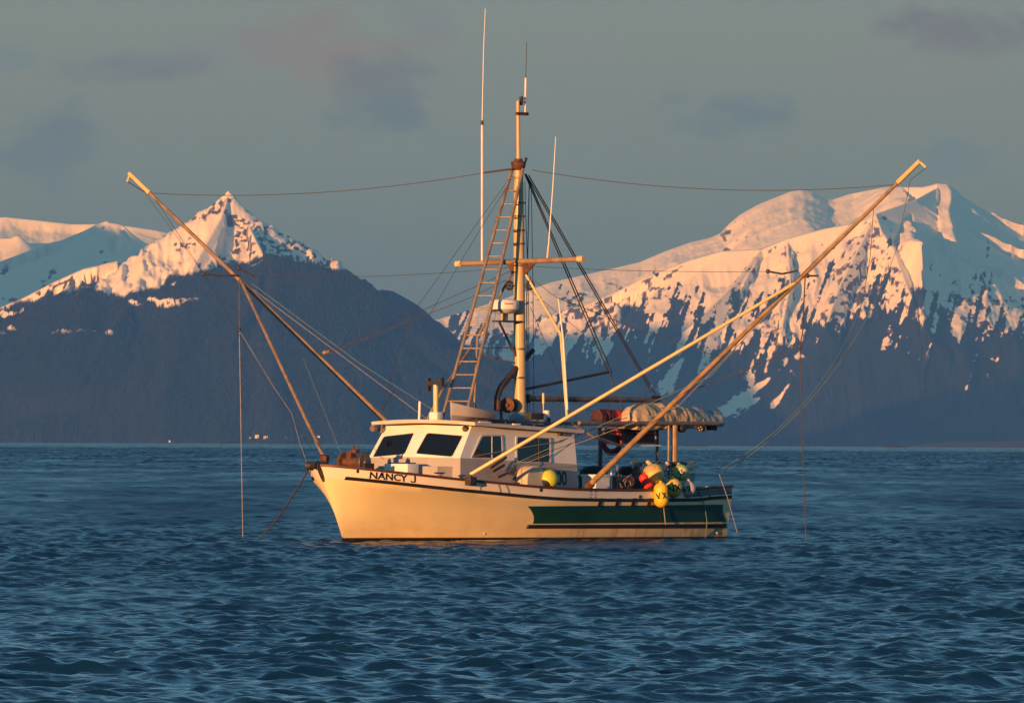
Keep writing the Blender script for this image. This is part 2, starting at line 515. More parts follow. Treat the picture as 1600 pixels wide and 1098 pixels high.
def low_land(name, D, pts, depth, label=None):
    """a low wooded bank: rounded ridge with a ragged tree top line"""
    w = [far(px, py, D) for px, py in pts]
    n = 160
    t = np.linspace(w[0].x, w[-1].x, n)
    top = np.interp(t, [p.x for p in w], [p.z for p in w])
    top = top * (0.80 + 0.35 * fbm(t / 14, 0 * t + D, 4, 7)) + 0.1
    rows = []
    for f, v in ((-1, 0), (-.8, .55), (-.4, .9), (0, 1), (.6, .8), (1, 0)):
        rows.append(np.stack([t, np.full(n, D + f * depth), np.maximum(top * v, -1) - (1.5 if v == 0 else 0)], -1))
    o = link(name, np_mesh(name, np.concatenate(rows), grid_quads(6, n)), LOW)
    tag(o, kind='structure')
    return o


low_land('shore', 27*K, [(1405, 699), (1440, 694), (1480, 691), (1530, 690), (1600, 688.5), (1700, 690), (1800, 699)], 120)
low_land('islet', 18*K, [(1380, 698.5), (1386, 694.5), (1394, 693.5), (1402, 695), (1412, 696), (1421, 698.5)], 12)
low_land('islet', 18*K, [(1066, 697), (1075, 694.5), (1090, 693.8), (1098, 695), (1104, 697)], 12)

# ------------------------------------------------------------------ the woods: conifers along the tree line and over the shoulder
WOOD = worn('conifer_needles', (.007, .013, .012), (.012, .018, .016), 0.03, 0.9, spec=0.1)


def conifers(name, grid, count, hmin, hmax, seed, xlim):
    X, Y, H, wood = grid
    rng = np.random.default_rng(seed)
    sel = (H > 2) & (X > xlim[0]) & (X < xlim[1])
    idx = np.flatnonzero(sel.ravel())
    p = wood.ravel()[idx] + 0.004
    pick = idx[rng.choice(len(idx), count, p=p / p.sum())]
    x = X.ravel()[pick] + rng.uniform(-2.5, 2.5, count); y = Y.ravel()[pick] + rng.uniform(-4, 4, count); z = H.ravel()[pick] - 1.0
    h = rng.uniform(hmin, hmax, count); r = h * rng.uniform(.17, .26, count)
    a0 = rng.uniform(0, 6.28, count)
    co, tri = [], []
    lean = rng.normal(0, .03, (count, 2))
    for base, topf, rf in ((0.0, .68, 1.0), (.38, 1.0, .62)):
        off = sum(len(c) for c in co)
        ring = []
        for k in range(5):
            a = a0 + k * 1.2566
            ring.append(np.stack([x + np.cos(a) * r * rf, y + np.sin(a) * r * rf, z + base * h], -1))
        tip = np.stack([x + lean[:, 0] * h, y + lean[:, 1] * h, z + topf * h], -1)
        co.append(np.stack(ring + [tip], 1).reshape(-1, 3))
        b = off + np.arange(count) * 6
        for k in range(5):
            tri.append(np.stack([b + k, b + (k + 1) % 5, b + 5], -1))
    o = link(name, np_mesh(name, np.concatenate(co), tris=np.concatenate(tri), smooth=False), WOOD)
    tag(o, kind='stuff')


conifers('forest', wood_grid, 34000, 8, 16, 4, (-2200, 400))

# ------------------------------------------------------------------ the water: one sheet of wind chop, finest near the landing
def wave_water():
    rng = np.random.default_rng(5)
    d = [52.0]
    while d[-1] < 9000:
        d.append(d[-1] + (0.0005 * d[-1] if d[-1] < 260 else 0.00085 * d[-1] if d[-1] < 1200 else (1.02 if d[-1] < 4000 else .01 * (d[-1] - 3898))))
    d = np.array(d)
    az = np.linspace(-0.065, 0.065, 400)
    Dm, A = np.meshgrid(d, az, indexing='ij')
    X = (Dm * A); Y = Dm
    step = np.gradient(d)[:, None]
    Z = np.zeros_like(X); DX = np.zeros_like(X); DY = np.zeros_like(X)
    n = 140
    lam = np.exp(rng.uniform(np.log(0.20), np.log(4.5), n)); lam[:10] = rng.uniform(9, 30, 10)
    miss = np.zeros_like(X)
    # gusts make some patches rougher than others
    gust = (0.55 + 0.9 * fbm(X / 9.0, Y / 14.0, 3, 90)).astype(np.float32)
    for l in lam:
        k = 2 * math.pi / l
        th = rng.normal(rad(-72), rad(34))
        a = 0.0074 * l ** 0.9 if l < 1.1 else 0.0074 * 1.1 ** .9 * (1.1 / l) ** .8
        if l > 8: a = .007
        a *= rng.uniform(.6, 1.3) * .93
        cx, cy = math.cos(th), math.sin(th)
        fade = np.clip((l / step - 1.6) / 2.0, 0.0 if l < 1.1 else 0.8, 1)[:, 0]
        nrow = int(np.count_nonzero(fade > 0))
        miss[:, 0] += (a * k) ** 2 * .5 * (1 - fade * fade)
        x, y = X[:nrow], Y[:nrow]
        ph = ((k * (cx * x + cy * y) + rng.uniform(0, 6.283)) % 6.2831853).astype(np.float32)
        w = (a * fade[:nrow, None]).astype(np.float32)
        if 1.0 < l < 8: w = w * (1 + 3.0 * sstep(260, 1600, d[:nrow]))[:, None].astype(np.float32)      # rougher out in the open
        if l < 3: w = w * gust[:nrow]
        s, c = np.sin(ph) * w, np.cos(ph) * w
        Z[:nrow] += c; DX[:nrow] -= cx * .85 * s; DY[:nrow] -= cy * .85 * s
    miss[:] = miss[:, :1]
    co = np.stack([X + DX, Y + DY, Z - .07], -1).reshape(-1, 3)
    quads = grid_quads(len(d), len(az))
    # plain sheet out to the mountains and to both sides
    nv = len(co)
    R = 6500.0; RY = 50500.0
    e0, e1 = d[0], d[-1]
    ex = [(-R, -400, -.19), (R, -400, -.19), (R, RY, -.19), (-R, RY, -.19)]
    ex0 = [(-e0 * .065, e0, -.19), (e0 * .065, e0, -.19), (e1 * .065, e1, -.19), (-e1 * .065, e1, -.19)]
    co = np.concatenate([co, np.array(ex + ex0)])
    i = nv
    more = [(i, i + 1, i + 5, i + 4), (i + 1, i + 2, i + 6, i + 5), (i + 2, i + 3, i + 7, i + 6), (i + 3, i, i + 4, i + 7)]
    me = np_mesh('water', co, np.concatenate([quads, np.array(more)]))
    at = me.attributes.new('chop', 'FLOAT', 'POINT')
    at.data.foreach_set('value', np.concatenate([np.sqrt(miss).ravel(), np.full(8, .22)]).astype(np.float32))
    m = material('sea_water', (.004, .030, .078), 0.07, 0, 0.5)
    b = m.node_tree.nodes['Principled BSDF']
    b.inputs['IOR'].default_value = 1.33
    L = m.node_tree.links
    # ripples too fine for the mesh far out count as roughness
    an = nd(m, 'ShaderNodeAttribute', attribute_name='chop')
    rr = nd(m, 'ShaderNodeMapRange')
    rr.inputs['From Max'].default_value = .20
    rr.inputs['To Min'].default_value, rr.inputs['To Max'].default_value = .03, .33
    L.new(an.outputs['Fac'], rr.inputs[0])
    # gusts darken long patches of the surface
    gg = nd(m, 'ShaderNodeNewGeometry'); gm = nd(m, 'ShaderNodeMapping'); gm.inputs['Scale'].default_value = (.09, .008, 1); gm.inputs['Rotation'].default_value = (0, 0, rad(6))
    L.new(gg.outputs['Position'], gm.inputs[0])
    gn = nd(m, 'ShaderNodeTexNoise'); gn.inputs['Scale'].default_value = 1.0; gn.inputs['Detail'].default_value = 5; gn.inputs['Roughness'].default_value = .7
    L.new(gm.outputs[0], gn.inputs['Vector'])
    gr = nd(m, 'ShaderNodeMapRange'); gr.inputs['From Min'].default_value, gr.inputs['From Max'].default_value = .35, .65
    gr.inputs['To Min'].default_value, gr.inputs['To Max'].default_value = .45, 1.5
    L.new(gn.outputs[0], gr.inputs[0])
    gx_ = nd(m, 'ShaderNodeMath', operation='MULTIPLY'); L.new(rr.outputs[0], gx_.inputs[0]); L.new(gr.outputs[0], gx_.inputs[1])
    L.new(gx_.outputs[0], b.inputs['Roughness'])
    geo = nd(m, 'ShaderNodeNewGeometry')
    mp = nd(m, 'ShaderNodeMapping'); mp.inputs['Rotation'].default_value = (0, 0, rad(18)); mp.inputs['Scale'].default_value = (.8, 1.5, 1)
    L.new(geo.outputs['Position'], mp.inputs[0])
    n1 = nd(m, 'ShaderNodeTexNoise'); n1.inputs['Scale'].default_value = 4.2; n1.inputs['Detail'].default_value = 5
    L.new(mp.outputs[0], n1.inputs['Vector'])
    bp = nd(m, 'ShaderNodeBump'); bp.inputs['Strength'].default_value = .45; bp.inputs['Distance'].default_value = .08
    L.new(n1.outputs[0], bp.inputs['Height'])
    L.new(bp.outputs[0], b.inputs['Normal'])
    o = link('water', me, m)
    tag(o, kind='structure')


wave_water()

# ------------------------------------------------------------------ sea haze that pales the far shore
def sea_haze():
    x0, x1, y0, y1, z0, z1 = -7*K, 7*K, -600, 51*K, -30, 1500
    v = [(x, y, z) for z in (z0, z1) for y in (y0, y1) for x in (x0, x1)]
    f = [(0, 2, 3, 1), (4, 5, 7, 6), (0, 1, 5, 4), (2, 6, 7, 3), (0, 4, 6, 2), (1, 3, 7, 5)]
    me = bpy.data.meshes.new('haze'); me.from_pydata(v, [], f)
    m = bpy.data.materials.new('haze_air'); m.use_nodes = True
    t = m.node_tree
    t.nodes.remove(t.nodes['Principled BSDF'])
    vol = t.nodes.new('ShaderNodeVolumePrincipled')
    vol.inputs['Color'].default_value = (.080, .29, .92, 1)
    vol.inputs['Density'].default_value = 2.6e-5
    vol.inputs['Anisotropy'].default_value = 0.0
    vol.inputs['Absorption Color'].default_value = (1, 1, 1, 1)
    t.links.new(vol.outputs[0], t.nodes['Material Output'].inputs['Volume'])
    o = link('haze', me, m)
    tag(o, kind='stuff')


sea_haze()

# ================================================================== THE BOAT
# boat axes: +X towards the bow, +Y to port (the side seen), +Z up, origin on the water under the mast
HEAD = rad(230)
BM = Matrix.Translation((0.157, 220.0, 0.0)) @ Matrix.Rotation(HEAD, 4, 'Z')
BI = BM.inverted()


def loc(px, py, X=None, Y=None, Z=None):
    """a point of the photograph taken back to the boat plane (X, Y or Z) it lies in"""
    o = BI @ CAM
    d = (BI.to_3x3() @ ray(px, py))
    t = (X - o.x) / d.x if X is not None else ((Y - o.y) / d.y if Y is not None else (Z - o.z) / d.z)
    return o + d * t


def pchip(xs, ys, x):
    xs, ys = np.array(xs, float), np.array(ys, float)
    h = np.diff(xs); dl = np.diff(ys) / h
    m = np.zeros_like(ys); m[0], m[-1] = dl[0], dl[-1]
    for i in range(1, len(xs) - 1):
        m[i] = 0 if dl[i - 1] * dl[i] <= 0 else 2 * dl[i - 1] * dl[i] / (dl[i - 1] + dl[i])
    x = np.clip(x, xs[0], xs[-1])
    i = np.clip(np.searchsorted(xs, x) - 1, 0, len(xs) - 2)
    t = (x - xs[i]) / h[i]
    return ((1 + 2 * t) * (1 - t) ** 2 * ys[i] + t * (1 - t) ** 2 * h[i] * m[i] + t * t * (3 - 2 * t) * ys[i + 1] + t * t * (t - 1) * h[i] * m[i + 1])


STERN = -5.42


def sheer(X):
    return float(pchip([-5.5, -4.6, -4, -1.87, .42, 3.66, 5.85, 6.83], [1.19, 1.16, 1.125, 1.115, 1.135, 1.32, 1.525, 1.645], X))


def stem_x(z):
    return 5.97 + .86 * max(0, z / 1.645) ** 1.1 if z >= 0 else 5.97 + z * 1.1


def half(X, z):
    """half breadth of the hull"""
    xs = stem_x(z)
    t = max(0.0, min(1.0, (xs - X) / (xs - STERN)))
    bk = float(pchip([0, .007, .019, .0515, .10, .166, .248, .354, .477, .558, .722, .886, 1], [0, .22, .43, .83, 1.17, 1.49, 1.74, 1.93, 2.02, 2.0, 1.97, 1.87, 1.75], t))
    bw = float(pchip([0, .04, .1, .19, .3, .43, .52, .7, .85, 1], [0, .15, .40, .84, 1.28, 1.62, 1.74, 1.8, 1.74, 1.6], t))
    zk = sheer(X) - .27
    if z >= zk:
        return bk + .012 * (1 - math.exp(-t * 60)) * (z - zk) / .27
    if z >= 0:
        p = 1.75 - .9 * min(1, t * 1.6)
        return bw + (bk - bw) * (z / zk) ** p
    return bw * max(0, 1 + z * .9) ** .8


def on_hull(px, py, out=0.0):
    Y = 1.5
    for _ in range(30):
        p = loc(px, py, Y=Y)
        Y = half(p.x, p.z)
    p = loc(px, py, Y=Y)
    return Vector((p.x, Y + out, p.z))


# ------------------------------------------------------------------ small mesh kit
class Kit:
    def __init__(s):
        s.bm = bmesh.new()

    def poly(s, pts):
        return s.bm.faces.new([s.bm.verts.new(p) for p in pts])

    def box(s, a, b, rot=None, bevel=0.0):
        c = [(x, y, z) for z in (a[2], b[2]) for y in (a[1], b[1]) for x in (a[0], b[0])]
        if rot is not None:
            m = (Vector(a) + Vector(b)) / 2
            c = [m + rot @ (Vector(p) - m) for p in c]
        v = [s.bm.verts.new(p) for p in c]
        fs = [s.bm.faces.new([v[i] for i in f]) for f in ((0, 2, 3, 1), (4, 5, 7, 6), (0, 1, 5, 4), (2, 6, 7, 3), (0, 4, 6, 2), (1, 3, 7, 5))]
        if bevel:
            es = list({e for f in fs for e in f.edges})
            bmesh.ops.bevel(s.bm, geom=es, offset=bevel, segments=2, affect='EDGES', profile=.6)
        return s

    def tube(s, pts, r, n=8, caps=True):
        pts = [Vector(p) for p in pts]
        rs = r if isinstance(r, (list, tuple)) else [r] * len(pts)
        rings = []
        ref = None
        for i, p in enumerate(pts):
            d = (pts[min(i + 1, len(pts) - 1)] - pts[max(i - 1, 0)]).normalized()
            if ref is None:
                ref = Vector((0, 0, 1)) if abs(d.z) < .9 else Vector((1, 0, 0))
            u = (ref - d * ref.dot(d)).normalized(); ref = u
            w = d.cross(u)
            rings.append([s.bm.verts.new(p + (u * math.cos(6.28319 * k / n) + w * math.sin(6.28319 * k / n)) * rs[i]) for k in range(n)])
        for a, b in zip(rings[:-1], rings[1:]):
            for k in range(n):
                s.bm.faces.new((a[k], a[(k + 1) % n], b[(k + 1) % n], b[k]))
        if caps:
            s.bm.faces.new(list(reversed(rings[0]))); s.bm.faces.new(rings[-1])
        return s

    def lathe(s, c, axis, prof, n=20):
        """prof: (distance along axis, radius)"""
        c, axis = Vector(c), Vector(axis).normalized()
        u = axis.orthogonal().normalized(); w = axis.cross(u)
        rings = []
        for h, r in prof:
            if r < 1e-6:
                rings.append([s.bm.verts.new(c + axis * h)])
            else:
                rings.append([s.bm.verts.new(c + axis * h + (u * math.cos(6.28319 * k / n) + w * math.sin(6.28319 * k / n)) * r) for k in range(n)])
        for a, b in zip(rings[:-1], rings[1:]):
            for k in range(n):
                q = [a[k % len(a)], a[(k + 1) % len(a)], b[(k + 1) % len(b)], b[k % len(b)]]
                q = list(dict.fromkeys(q))
                if len(q) > 2:
                    s.bm.faces.new(q)
        for ring in (rings[0], rings[-1]):
            if len(ring) > 2:
                try:
                    s.bm.faces.new(ring)
                except ValueError:
                    pass
        return s

    def ball(s, c, r, axis=(0, 0, 1), sy=1.0, n=22):
        return s.lathe(c, axis, [(-math.cos(math.pi * i / n) * r * sy, math.sin(math.pi * i / n) * r) for i in range(n + 1)], n)

    def torus(s, c, axis, R, r, n=32, m=10):
        c, axis = Vector(c), Vector(axis).normalized()
        u = axis.orthogonal().normalized(); w = axis.cross(u)
        v = []
        for i in range(n):
            a = 6.28319 * i / n
            d = u * math.cos(a) + w * math.sin(a)
            v.append([s.bm.verts.new(c + d * (R + r * math.cos(6.28319 * j / m)) + axis * r * math.sin(6.28319 * j / m)) for j in range(m)])
        for i in range(n):
            for j in range(m):
                s.bm.faces.new((v[i][j], v[(i + 1) % n][j], v[(i + 1) % n][(j + 1) % m], v[i][(j + 1) % m]))
        return s

    def slab(s, pts, off):
        """flat outline given thickness along off"""
        a = [s.bm.verts.new(p) for p in pts]
        b = [s.bm.verts.new(Vector(p) + Vector(off)) for p in pts]
        s.bm.faces.new(a); s.bm.faces.new(list(reversed(b)))
        n = len(pts)
        for i in range(n):
            s.bm.faces.new((a[i], b[i], b[(i + 1) % n], a[(i + 1) % n]))
        return s

    def done(s, name, mat, parent, base=(0, 0, 0), smooth=30, bevel=0.0):
        if bevel:
            es = [e for e in s.bm.edges if len(e.link_faces) == 2 and e.calc_face_angle(0) > rad(40)]
            bmesh.ops.bevel(s.bm, geom=es, offset=bevel, segments=2, affect='EDGES', profile=.6)
        bmesh.ops.translate(s.bm, verts=s.bm.verts, vec=-Vector(base))
        bmesh.ops.recalc_face_normals(s.bm, faces=s.bm.faces)
        me = bpy.data.meshes.new(name)
        s.bm.to_mesh(me); s.bm.free()
        if smooth:
            me.polygons.foreach_set('use_smooth', [True] * len(me.polygons))
            try:
                me.set_sharp_from_angle(angle=rad(smooth))
            except Exception:
                pass
        return link(name, me, mat, parent)


def holder(name, label, cat, base=(0, 0, 0), group=None):
    """an Empty at a thing's base, aligned with the boat"""
    o = bpy.data.objects.new(name, None)
    COL.objects.link(o)
    o.empty_display_size = .3
    o.matrix_world = BM @ Matrix.Translation(base)
    return tag(o, label, cat, group)


def gear(kit, name, mat, label, cat, base, group=None):
    """a thing that is one mesh, built in boat axes"""
    o = kit.done(name, mat, None, base)
    o.matrix_world = BM @ Matrix.Translation(base)
    return tag(o, label, cat, group)


def text_mesh(body, height, weight=0.0):
    """flat lettering as (list of verts (u, v), faces), cap height scaled"""
    cu = bpy.data.curves.new('lettering', 'FONT')
    cu.body = body; cu.size = 1.0; cu.offset = weight; cu.resolution_u = 3
    ob = bpy.data.objects.new('lettering', cu); COL.objects.link(ob)
    bpy.context.view_layer.update()
    me = bpy.data.meshes.new_from_object(ob.evaluated_get(bpy.context.evaluated_depsgraph_get()))
    bm = bmesh.new(); bm.from_mesh(me)
    bmesh.ops.triangulate(bm, faces=bm.faces)
    bmesh.ops.subdivide_edges(bm, edges=[e for e in bm.edges if e.calc_length() > .12], cuts=2)
    bmesh.ops.triangulate(bm, faces=bm.faces)
    bm.verts.index_update()
    v = np.array([(p.co.x, p.co.y) for p in bm.verts]); f = [[q.index for q in p.verts] for p in bm.faces]
    bm.free(); bpy.data.objects.remove(ob); bpy.data.curves.remove(cu); bpy.data.meshes.remove(me)
    v -= v.min(0)
    v *= height / v[:, 1].max()
    return v, f


def mesh_from(name, co, faces, mat, parent):
    me = bpy.data.meshes.new(name)
    me.from_pydata([tuple(c) for c in co], [], faces)
    return link(name, me, mat, parent)


# ------------------------------------------------------------------ paint and metal
def hull_paint(name, c1, c2):
    m = worn(name, c1, c2, 1.1, .42, lo=.35, hi=.75, stretch=(1, 1, .5))
    L = m.node_tree.links
    b = m.node_tree.nodes['Principled BSDF']
    base = b.inputs['Base Color'].links[0].from_socket
    tc = nd(m, 'ShaderNodeTexCoord'); mp = nd(m, 'ShaderNodeMapping'); mp.inputs['Scale'].default_value = (3.2, 3.2, .3)
    L.new(tc.outputs['Object'], mp.inputs[0])
    no = nd(m, 'ShaderNodeTexNoise'); no.inputs['Scale'].default_value = 1.6; no.inputs['Detail'].default_value = 5
    L.new(mp.outputs[0], no.inputs['Vector'])
    sp = nd(m, 'ShaderNodeSeparateXYZ'); L.new(tc.outputs['Object'], sp.inputs[0])
    # rust weeping above the waterline, mostly aft
    zr = nd(m, 'ShaderNodeMapRange'); zr.inputs['From Min'].default_value, zr.inputs['From Max'].default_value = .75, .05
    L.new(sp.outputs['Z'], zr.inputs[0])
    xr = nd(m, 'ShaderNodeMapRange'); xr.inputs['From Min'].default_value, xr.inputs['From Max'].default_value = 2.2, -3.0
    xr.inputs['To Min'].default_value = .10
    L.new(sp.outputs['X'], xr.inputs[0])
    mu = nd(m, 'ShaderNodeMath', operation='MULTIPLY'); L.new(zr.outputs[0], mu.inputs[0]); L.new(xr.outputs[0], mu.inputs[1])
    nr = nd(m, 'ShaderNodeMapRange'); nr.inputs['From Min'].default_value, nr.inputs['From Max'].default_value = .48, .70
    L.new(no.outputs[0], nr.inputs[0])
    m2 = nd(m, 'ShaderNodeMath', operation='MULTIPLY'); L.new(mu.outputs[0], m2.inputs[0]); L.new(nr.outputs[0], m2.inputs[1])
    mx = nd(m, 'ShaderNodeMix', data_type='RGBA'); L.new(m2.outputs[0], mx.inputs['Factor']); L.new(base, mx.inputs['A'])
    mx.inputs['B'].default_value = (.26, .10, .035, 1)
    # waterline staining along the whole length, with scuffs
    z2 = nd(m, 'ShaderNodeMapRange'); z2.inputs['From Min'].default_value, z2.inputs['From Max'].default_value = .62, .02
    z2.inputs['To Max'].default_value = .85
    L.new(sp.outputs['Z'], z2.inputs[0])
    n2 = nd(m, 'ShaderNodeTexNoise'); n2.inputs['Scale'].default_value = 2.2; n2.inputs['Detail'].default_value = 7; n2.inputs['Roughness'].default_value = .7
    mp2 = nd(m, 'ShaderNodeMapping'); mp2.inputs['Scale'].default_value = (.8, .8, 1.6); L.new(tc.outputs['Object'], mp2.inputs[0]); L.new(mp2.outputs[0], n2.inputs['Vector'])
    m3 = nd(m, 'ShaderNodeMath', operation='MULTIPLY'); L.new(z2.outputs[0], m3.inputs[0]); L.new(n2.outputs[0], m3.inputs[1])
    mx2 = nd(m, 'ShaderNodeMix', data_type='RGBA'); L.new(m3.outputs[0], mx2.inputs['Factor']); L.new(mx.outputs['Result'], mx2.inputs['A'])
    mx2.inputs['B'].default_value = (.42, .24, .09, 1)
    sc_ = nd(m, 'ShaderNodeTexNoise'); sc_.inputs['Scale'].default_value = 7; sc_.inputs['Detail'].default_value = 8; sc_.inputs['Roughness'].default_value = .75
    mp3 = nd(m, 'ShaderNodeMapping'); mp3.inputs['Scale'].default_value = (.35, .35, 1.5); L.new(tc.outputs['Object'], mp3.inputs[0]); L.new(mp3.outputs[0], sc_.inputs['Vector'])
    sr = nd(m, 'ShaderNodeMapRange'); sr.inputs['From Min'].default_value, sr.inputs['From Max'].default_value = .60, .76; sr.inputs['To Max'].default_value = .35
    L.new(sc_.outputs[0], sr.inputs[0])
    mx3 = nd(m, 'ShaderNodeMix', data_type='RGBA'); L.new(sr.outputs[0], mx3.inputs['Factor']); L.new(mx2.outputs['Result'], mx3.inputs['A'])
    mx3.inputs['B'].default_value = (.40, .33, .24, 1)
    L.new(mx3.outputs['Result'], b.inputs['Base Color'])
    bp = nd(m, 'ShaderNodeBump'); bp.inputs['Strength'].default_value = .12; bp.inputs['Distance'].default_value = .05
    L.new(n2.outputs[0], bp.inputs['Height']); L.new(bp.outputs[0], b.inputs['Normal'])
    return m


M = dict(
    hull=hull_paint('hull_paint', (.92, .78, .44), (.85, .68, .36)),
    bulwark=hull_paint('bulwark_paint', (.90, .82, .66), (.83, .73, .56)),
    white=worn('white_paint', (.88, .85, .76), (.80, .76, .66), 2.2, .45, lo=.35, hi=.75),
    grey=worn('grey_paint', (.40, .38, .36), (.33, .31, .30), 2.0, .6, lo=.35, hi=.7),
    deck=worn('deck_paint', (.30, .31, .31), (.22, .22, .21), 3.0, .8),
    roof=worn('roof_paint', (.66, .62, .55), (.52, .48, .42), 2.5, .6, lo=.35, hi=.7),
    black=worn('black_rubber', (.010, .010, .011), (.022, .020, .019), 5, .65),
    boot=worn('antifouling', (.008, .008, .009), (.02, .018, .017), 5, .6),
    rail=worn('rail_timber', (.10, .035, .020), (.055, .022, .015), 6, .55, stretch=(.4, 3, 3)),
    green=worn('green_paint', (.006, .052, .045), (.010, .075, .062), 1.4, .45, lo=.35, hi=.8),
    glass=material('dark_glass', (.006, .008, .010), .06, 0, .6),
    frame=worn('window_rubber', (.58, .57, .54), (.46, .45, .43), 4, .5),
    mast=worn('mast_paint', (.58, .45, .25), (.42, .31, .17), 3.5, .38, lo=.4, hi=.75, stretch=(1, 1, .3)),
    pole=worn('weathered_pole', (.34, .235, .13), (.21, .14, .08), 4, .5, stretch=(1, 1, 1)),
    bright=worn('pale_aluminium', (.74, .58, .28), (.58, .44, .20), 3, .35, lo=.4, hi=.75),
    alu=worn('aluminium', (.26, .21, .17), (.16, .13, .105), 6, .5, .2),
    steel=worn('dull_steel', (.20, .17, .15), (.11, .09, .08), 6, .5, .4),
    dark=worn('dark_steel', (.030, .028, .030), (.060, .048, .042), 7, .55, .2),
    rust=worn('rusty_iron', (.14, .055, .028), (.05, .026, .018), 8, .75, bump=.4),
    wire=worn('stay_wire', (.030, .027, .027), (.05, .042, .036), 9, .6),
    rope=worn('pale_rope', (.36, .33, .28), (.26, .23, .19), 9, .8),
    teal=worn('green_line', (.16, .27, .23), (.12, .20, .18), 9, .7),
    cord=worn('brown_rope', (.085, .064, .052), (.06, .046, .036), 9, .85),
    plastic=worn('white_plastic', (.80, .78, .72), (.70, .66, .60), 4, .4),
)


def dia(mat, **kw):
    return mat


boat = holder('fishing_boat', 'cream fishing boat with raised outrigger poles, tall mast and green stripe, riding at anchor', 'fishing boat')

# ------------------------------------------------------------------ hull
def build_hull():
    N, XT = 90, STERN
    tt = [(i / (N - 1)) ** 1.7 for i in range(N)]
    fr = [1.0, .88, .80]            # fractions of knuckle..sheer, then below
    rows = []
    for lev in range(14):
        row = []
        for t in tt:
            # each level runs from its own stem point back to the transom
            if lev < 3:
                k = (1.0, .5, .0)[lev]
                X = 6.83 * (1 - t) + XT * t
                for _ in range(8):
                    z = sheer(X) - .27 * (1 - k)
                    X = stem_x(z) * (1 - t) + XT * t
            elif lev < 11:
                f = 1 - (lev - 2) / 9.0
                X = 6.4 * (1 - t) + XT * t
                for _ in range(8):
                    z = (sheer(X) - .27) * f
                    X = stem_x(z) * (1 - t) + XT * t
            else:
                z = (0.0, -.25, -.55)[lev - 11]
                X = stem_x(z) * (1 - t) + XT * t
            row.append((X, half(X, z), z))
        rows.append(row)
    k = Kit()
    V = {}
    for sgn in (1, -1):
        for i, row in enumerate(rows):
            for j, (x, y, z) in enumerate(row):
                V[sgn, i, j] = k.bm.verts.new((x, sgn * y, z))
        for i in range(len(rows) - 1):
            for j in range(N - 1):
                k.bm.faces.new((V[sgn, i, j], V[sgn, i, j + 1], V[sgn, i + 1, j + 1], V[sgn, i + 1, j])).material_index = 1 if i < 2 else 0
    for i in range(len(rows) - 1):      # transom
        k.bm.faces.new((V[1, i, N - 1], V[-1, i, N - 1], V[-1, i + 1, N - 1], V[1, i + 1, N - 1]))
    bmesh.ops.remove_doubles(k.bm, verts=k.bm.verts, dist=.0008)
    hull = k.done('hull', [M['hull'], M['bulwark']], boat, smooth=35)
    # inner bulwark and deck
    k = Kit()
    xs = [6.45 - i * (6.45 - STERN - .06) / 50 for i in range(51)]
    for sgn in (1, -1):
        top = [(x, sgn * (half(x, sheer(x)) - .07), sheer(x) - .01) for x in xs]
        bot = [(x, sgn * max(half(x, sheer(x) - .36) - .09, .01), sheer(x) - .34) for x in xs]
        a = [k.bm.verts.new(p) for p in top]; b = [k.bm.verts.new(p) for p in bot]
        for i in range(50):
            k.bm.faces.new((a[i], a[i + 1], b[i + 1], b[i]))
    l = [k.bm.verts.new((x, max(half(x, sheer(x) - .36) - .091, .01), sheer(x) - .33)) for x in xs]
    r = [k.bm.verts.new((x, -max(half(x, sheer(x) - .36) - .091, .01), sheer(x) - .33)) for x in xs]
    for i in range(50):
        k.bm.faces.new((l[i], l[i + 1], r[i + 1], r[i]))
    k.box((STERN + .05, -1.66, .8), (STERN + .11, 1.66, 1.17))
    k.done('deck', M['deck'], boat)

    def strip(name, x0, x1, z0f, z1f, out, mat, n=90, both=True, parent=hull):
        """a moulding that follows the hull side between two heights"""
        k = Kit()
        for sgn in ((1, -1) if both else (1,)):
            prof = []
            for i in range(n + 1):
                x = x0 + (x1 - x0) * i / n
                za, zb = z0f(x), z1f(x)
                ya, yb = half(x, za), half(x, zb)
                c = [(x, sgn * (ya - .02), za), (x, sgn * (ya + out), za + .15 * (zb - za)), (x, sgn * (yb + out), zb - .15 * (zb - za)), (x, sgn * (yb - .02), zb)]
                prof.append([k.bm.verts.new(p) for p in c])
            for a, b in zip(prof[:-1], prof[1:]):
                for q in range(3):
                    k.bm.faces.new((a[q], a[q + 1], b[q + 1], b[q]))
            for e in (prof[0], prof[-1]):
                k.bm.faces.new(e)
        return k.done(name, mat, parent, smooth=40)

    # timber rail cap, lying on the bulwark top
    k = Kit()
    n = 110
    for sgn in (1, -1):
        prof = []
        for i in range(n + 1):
            x = 6.815 - (6.815 - STERN) * (i / n) ** 1.4
            z = sheer(x); y = half(x, z)
            prof.append([k.bm.verts.new((x, sgn * max(yy, 0), zz)) for yy, zz in ((y + .035, z - .035), (y + .035, z + .02), (y - .10, z + .02), (y - .10, z - .035))])
        for a, b in zip(prof[:-1], prof[1:]):
            for q in range(4):
                k.bm.faces.new((a[q], a[(q + 1) % 4], b[(q + 1) % 4], b[q]))
        k.bm.faces.new(prof[-1])
    k.done('rail_cap', M['rail'], hull, smooth=40)
    strip('rub_rail', 6.42, STERN, lambda x: sheer(x) - .285, lambda x: sheer(x) - .195, .022, M['black'])
    strip('boot_stripe', 5.985, STERN, lambda x: -.30, lambda x: .085, .006, M['boot'])
    strip('fender_strake', 1.66, -5.30, lambda x: .245, lambda x: .345, .045, M['black'])
    for _s in (1,): strip('bulwark_shade', -3.75, STERN, lambda x: sheer(x) - .19, lambda x: sheer(x) - .04, .012, worn('slate_shade', (.15, .19, .22), (.10, .13, .155), 3, .6), both=False)  # thin slate strip: the unlit stern bulwark's shade put in as colour
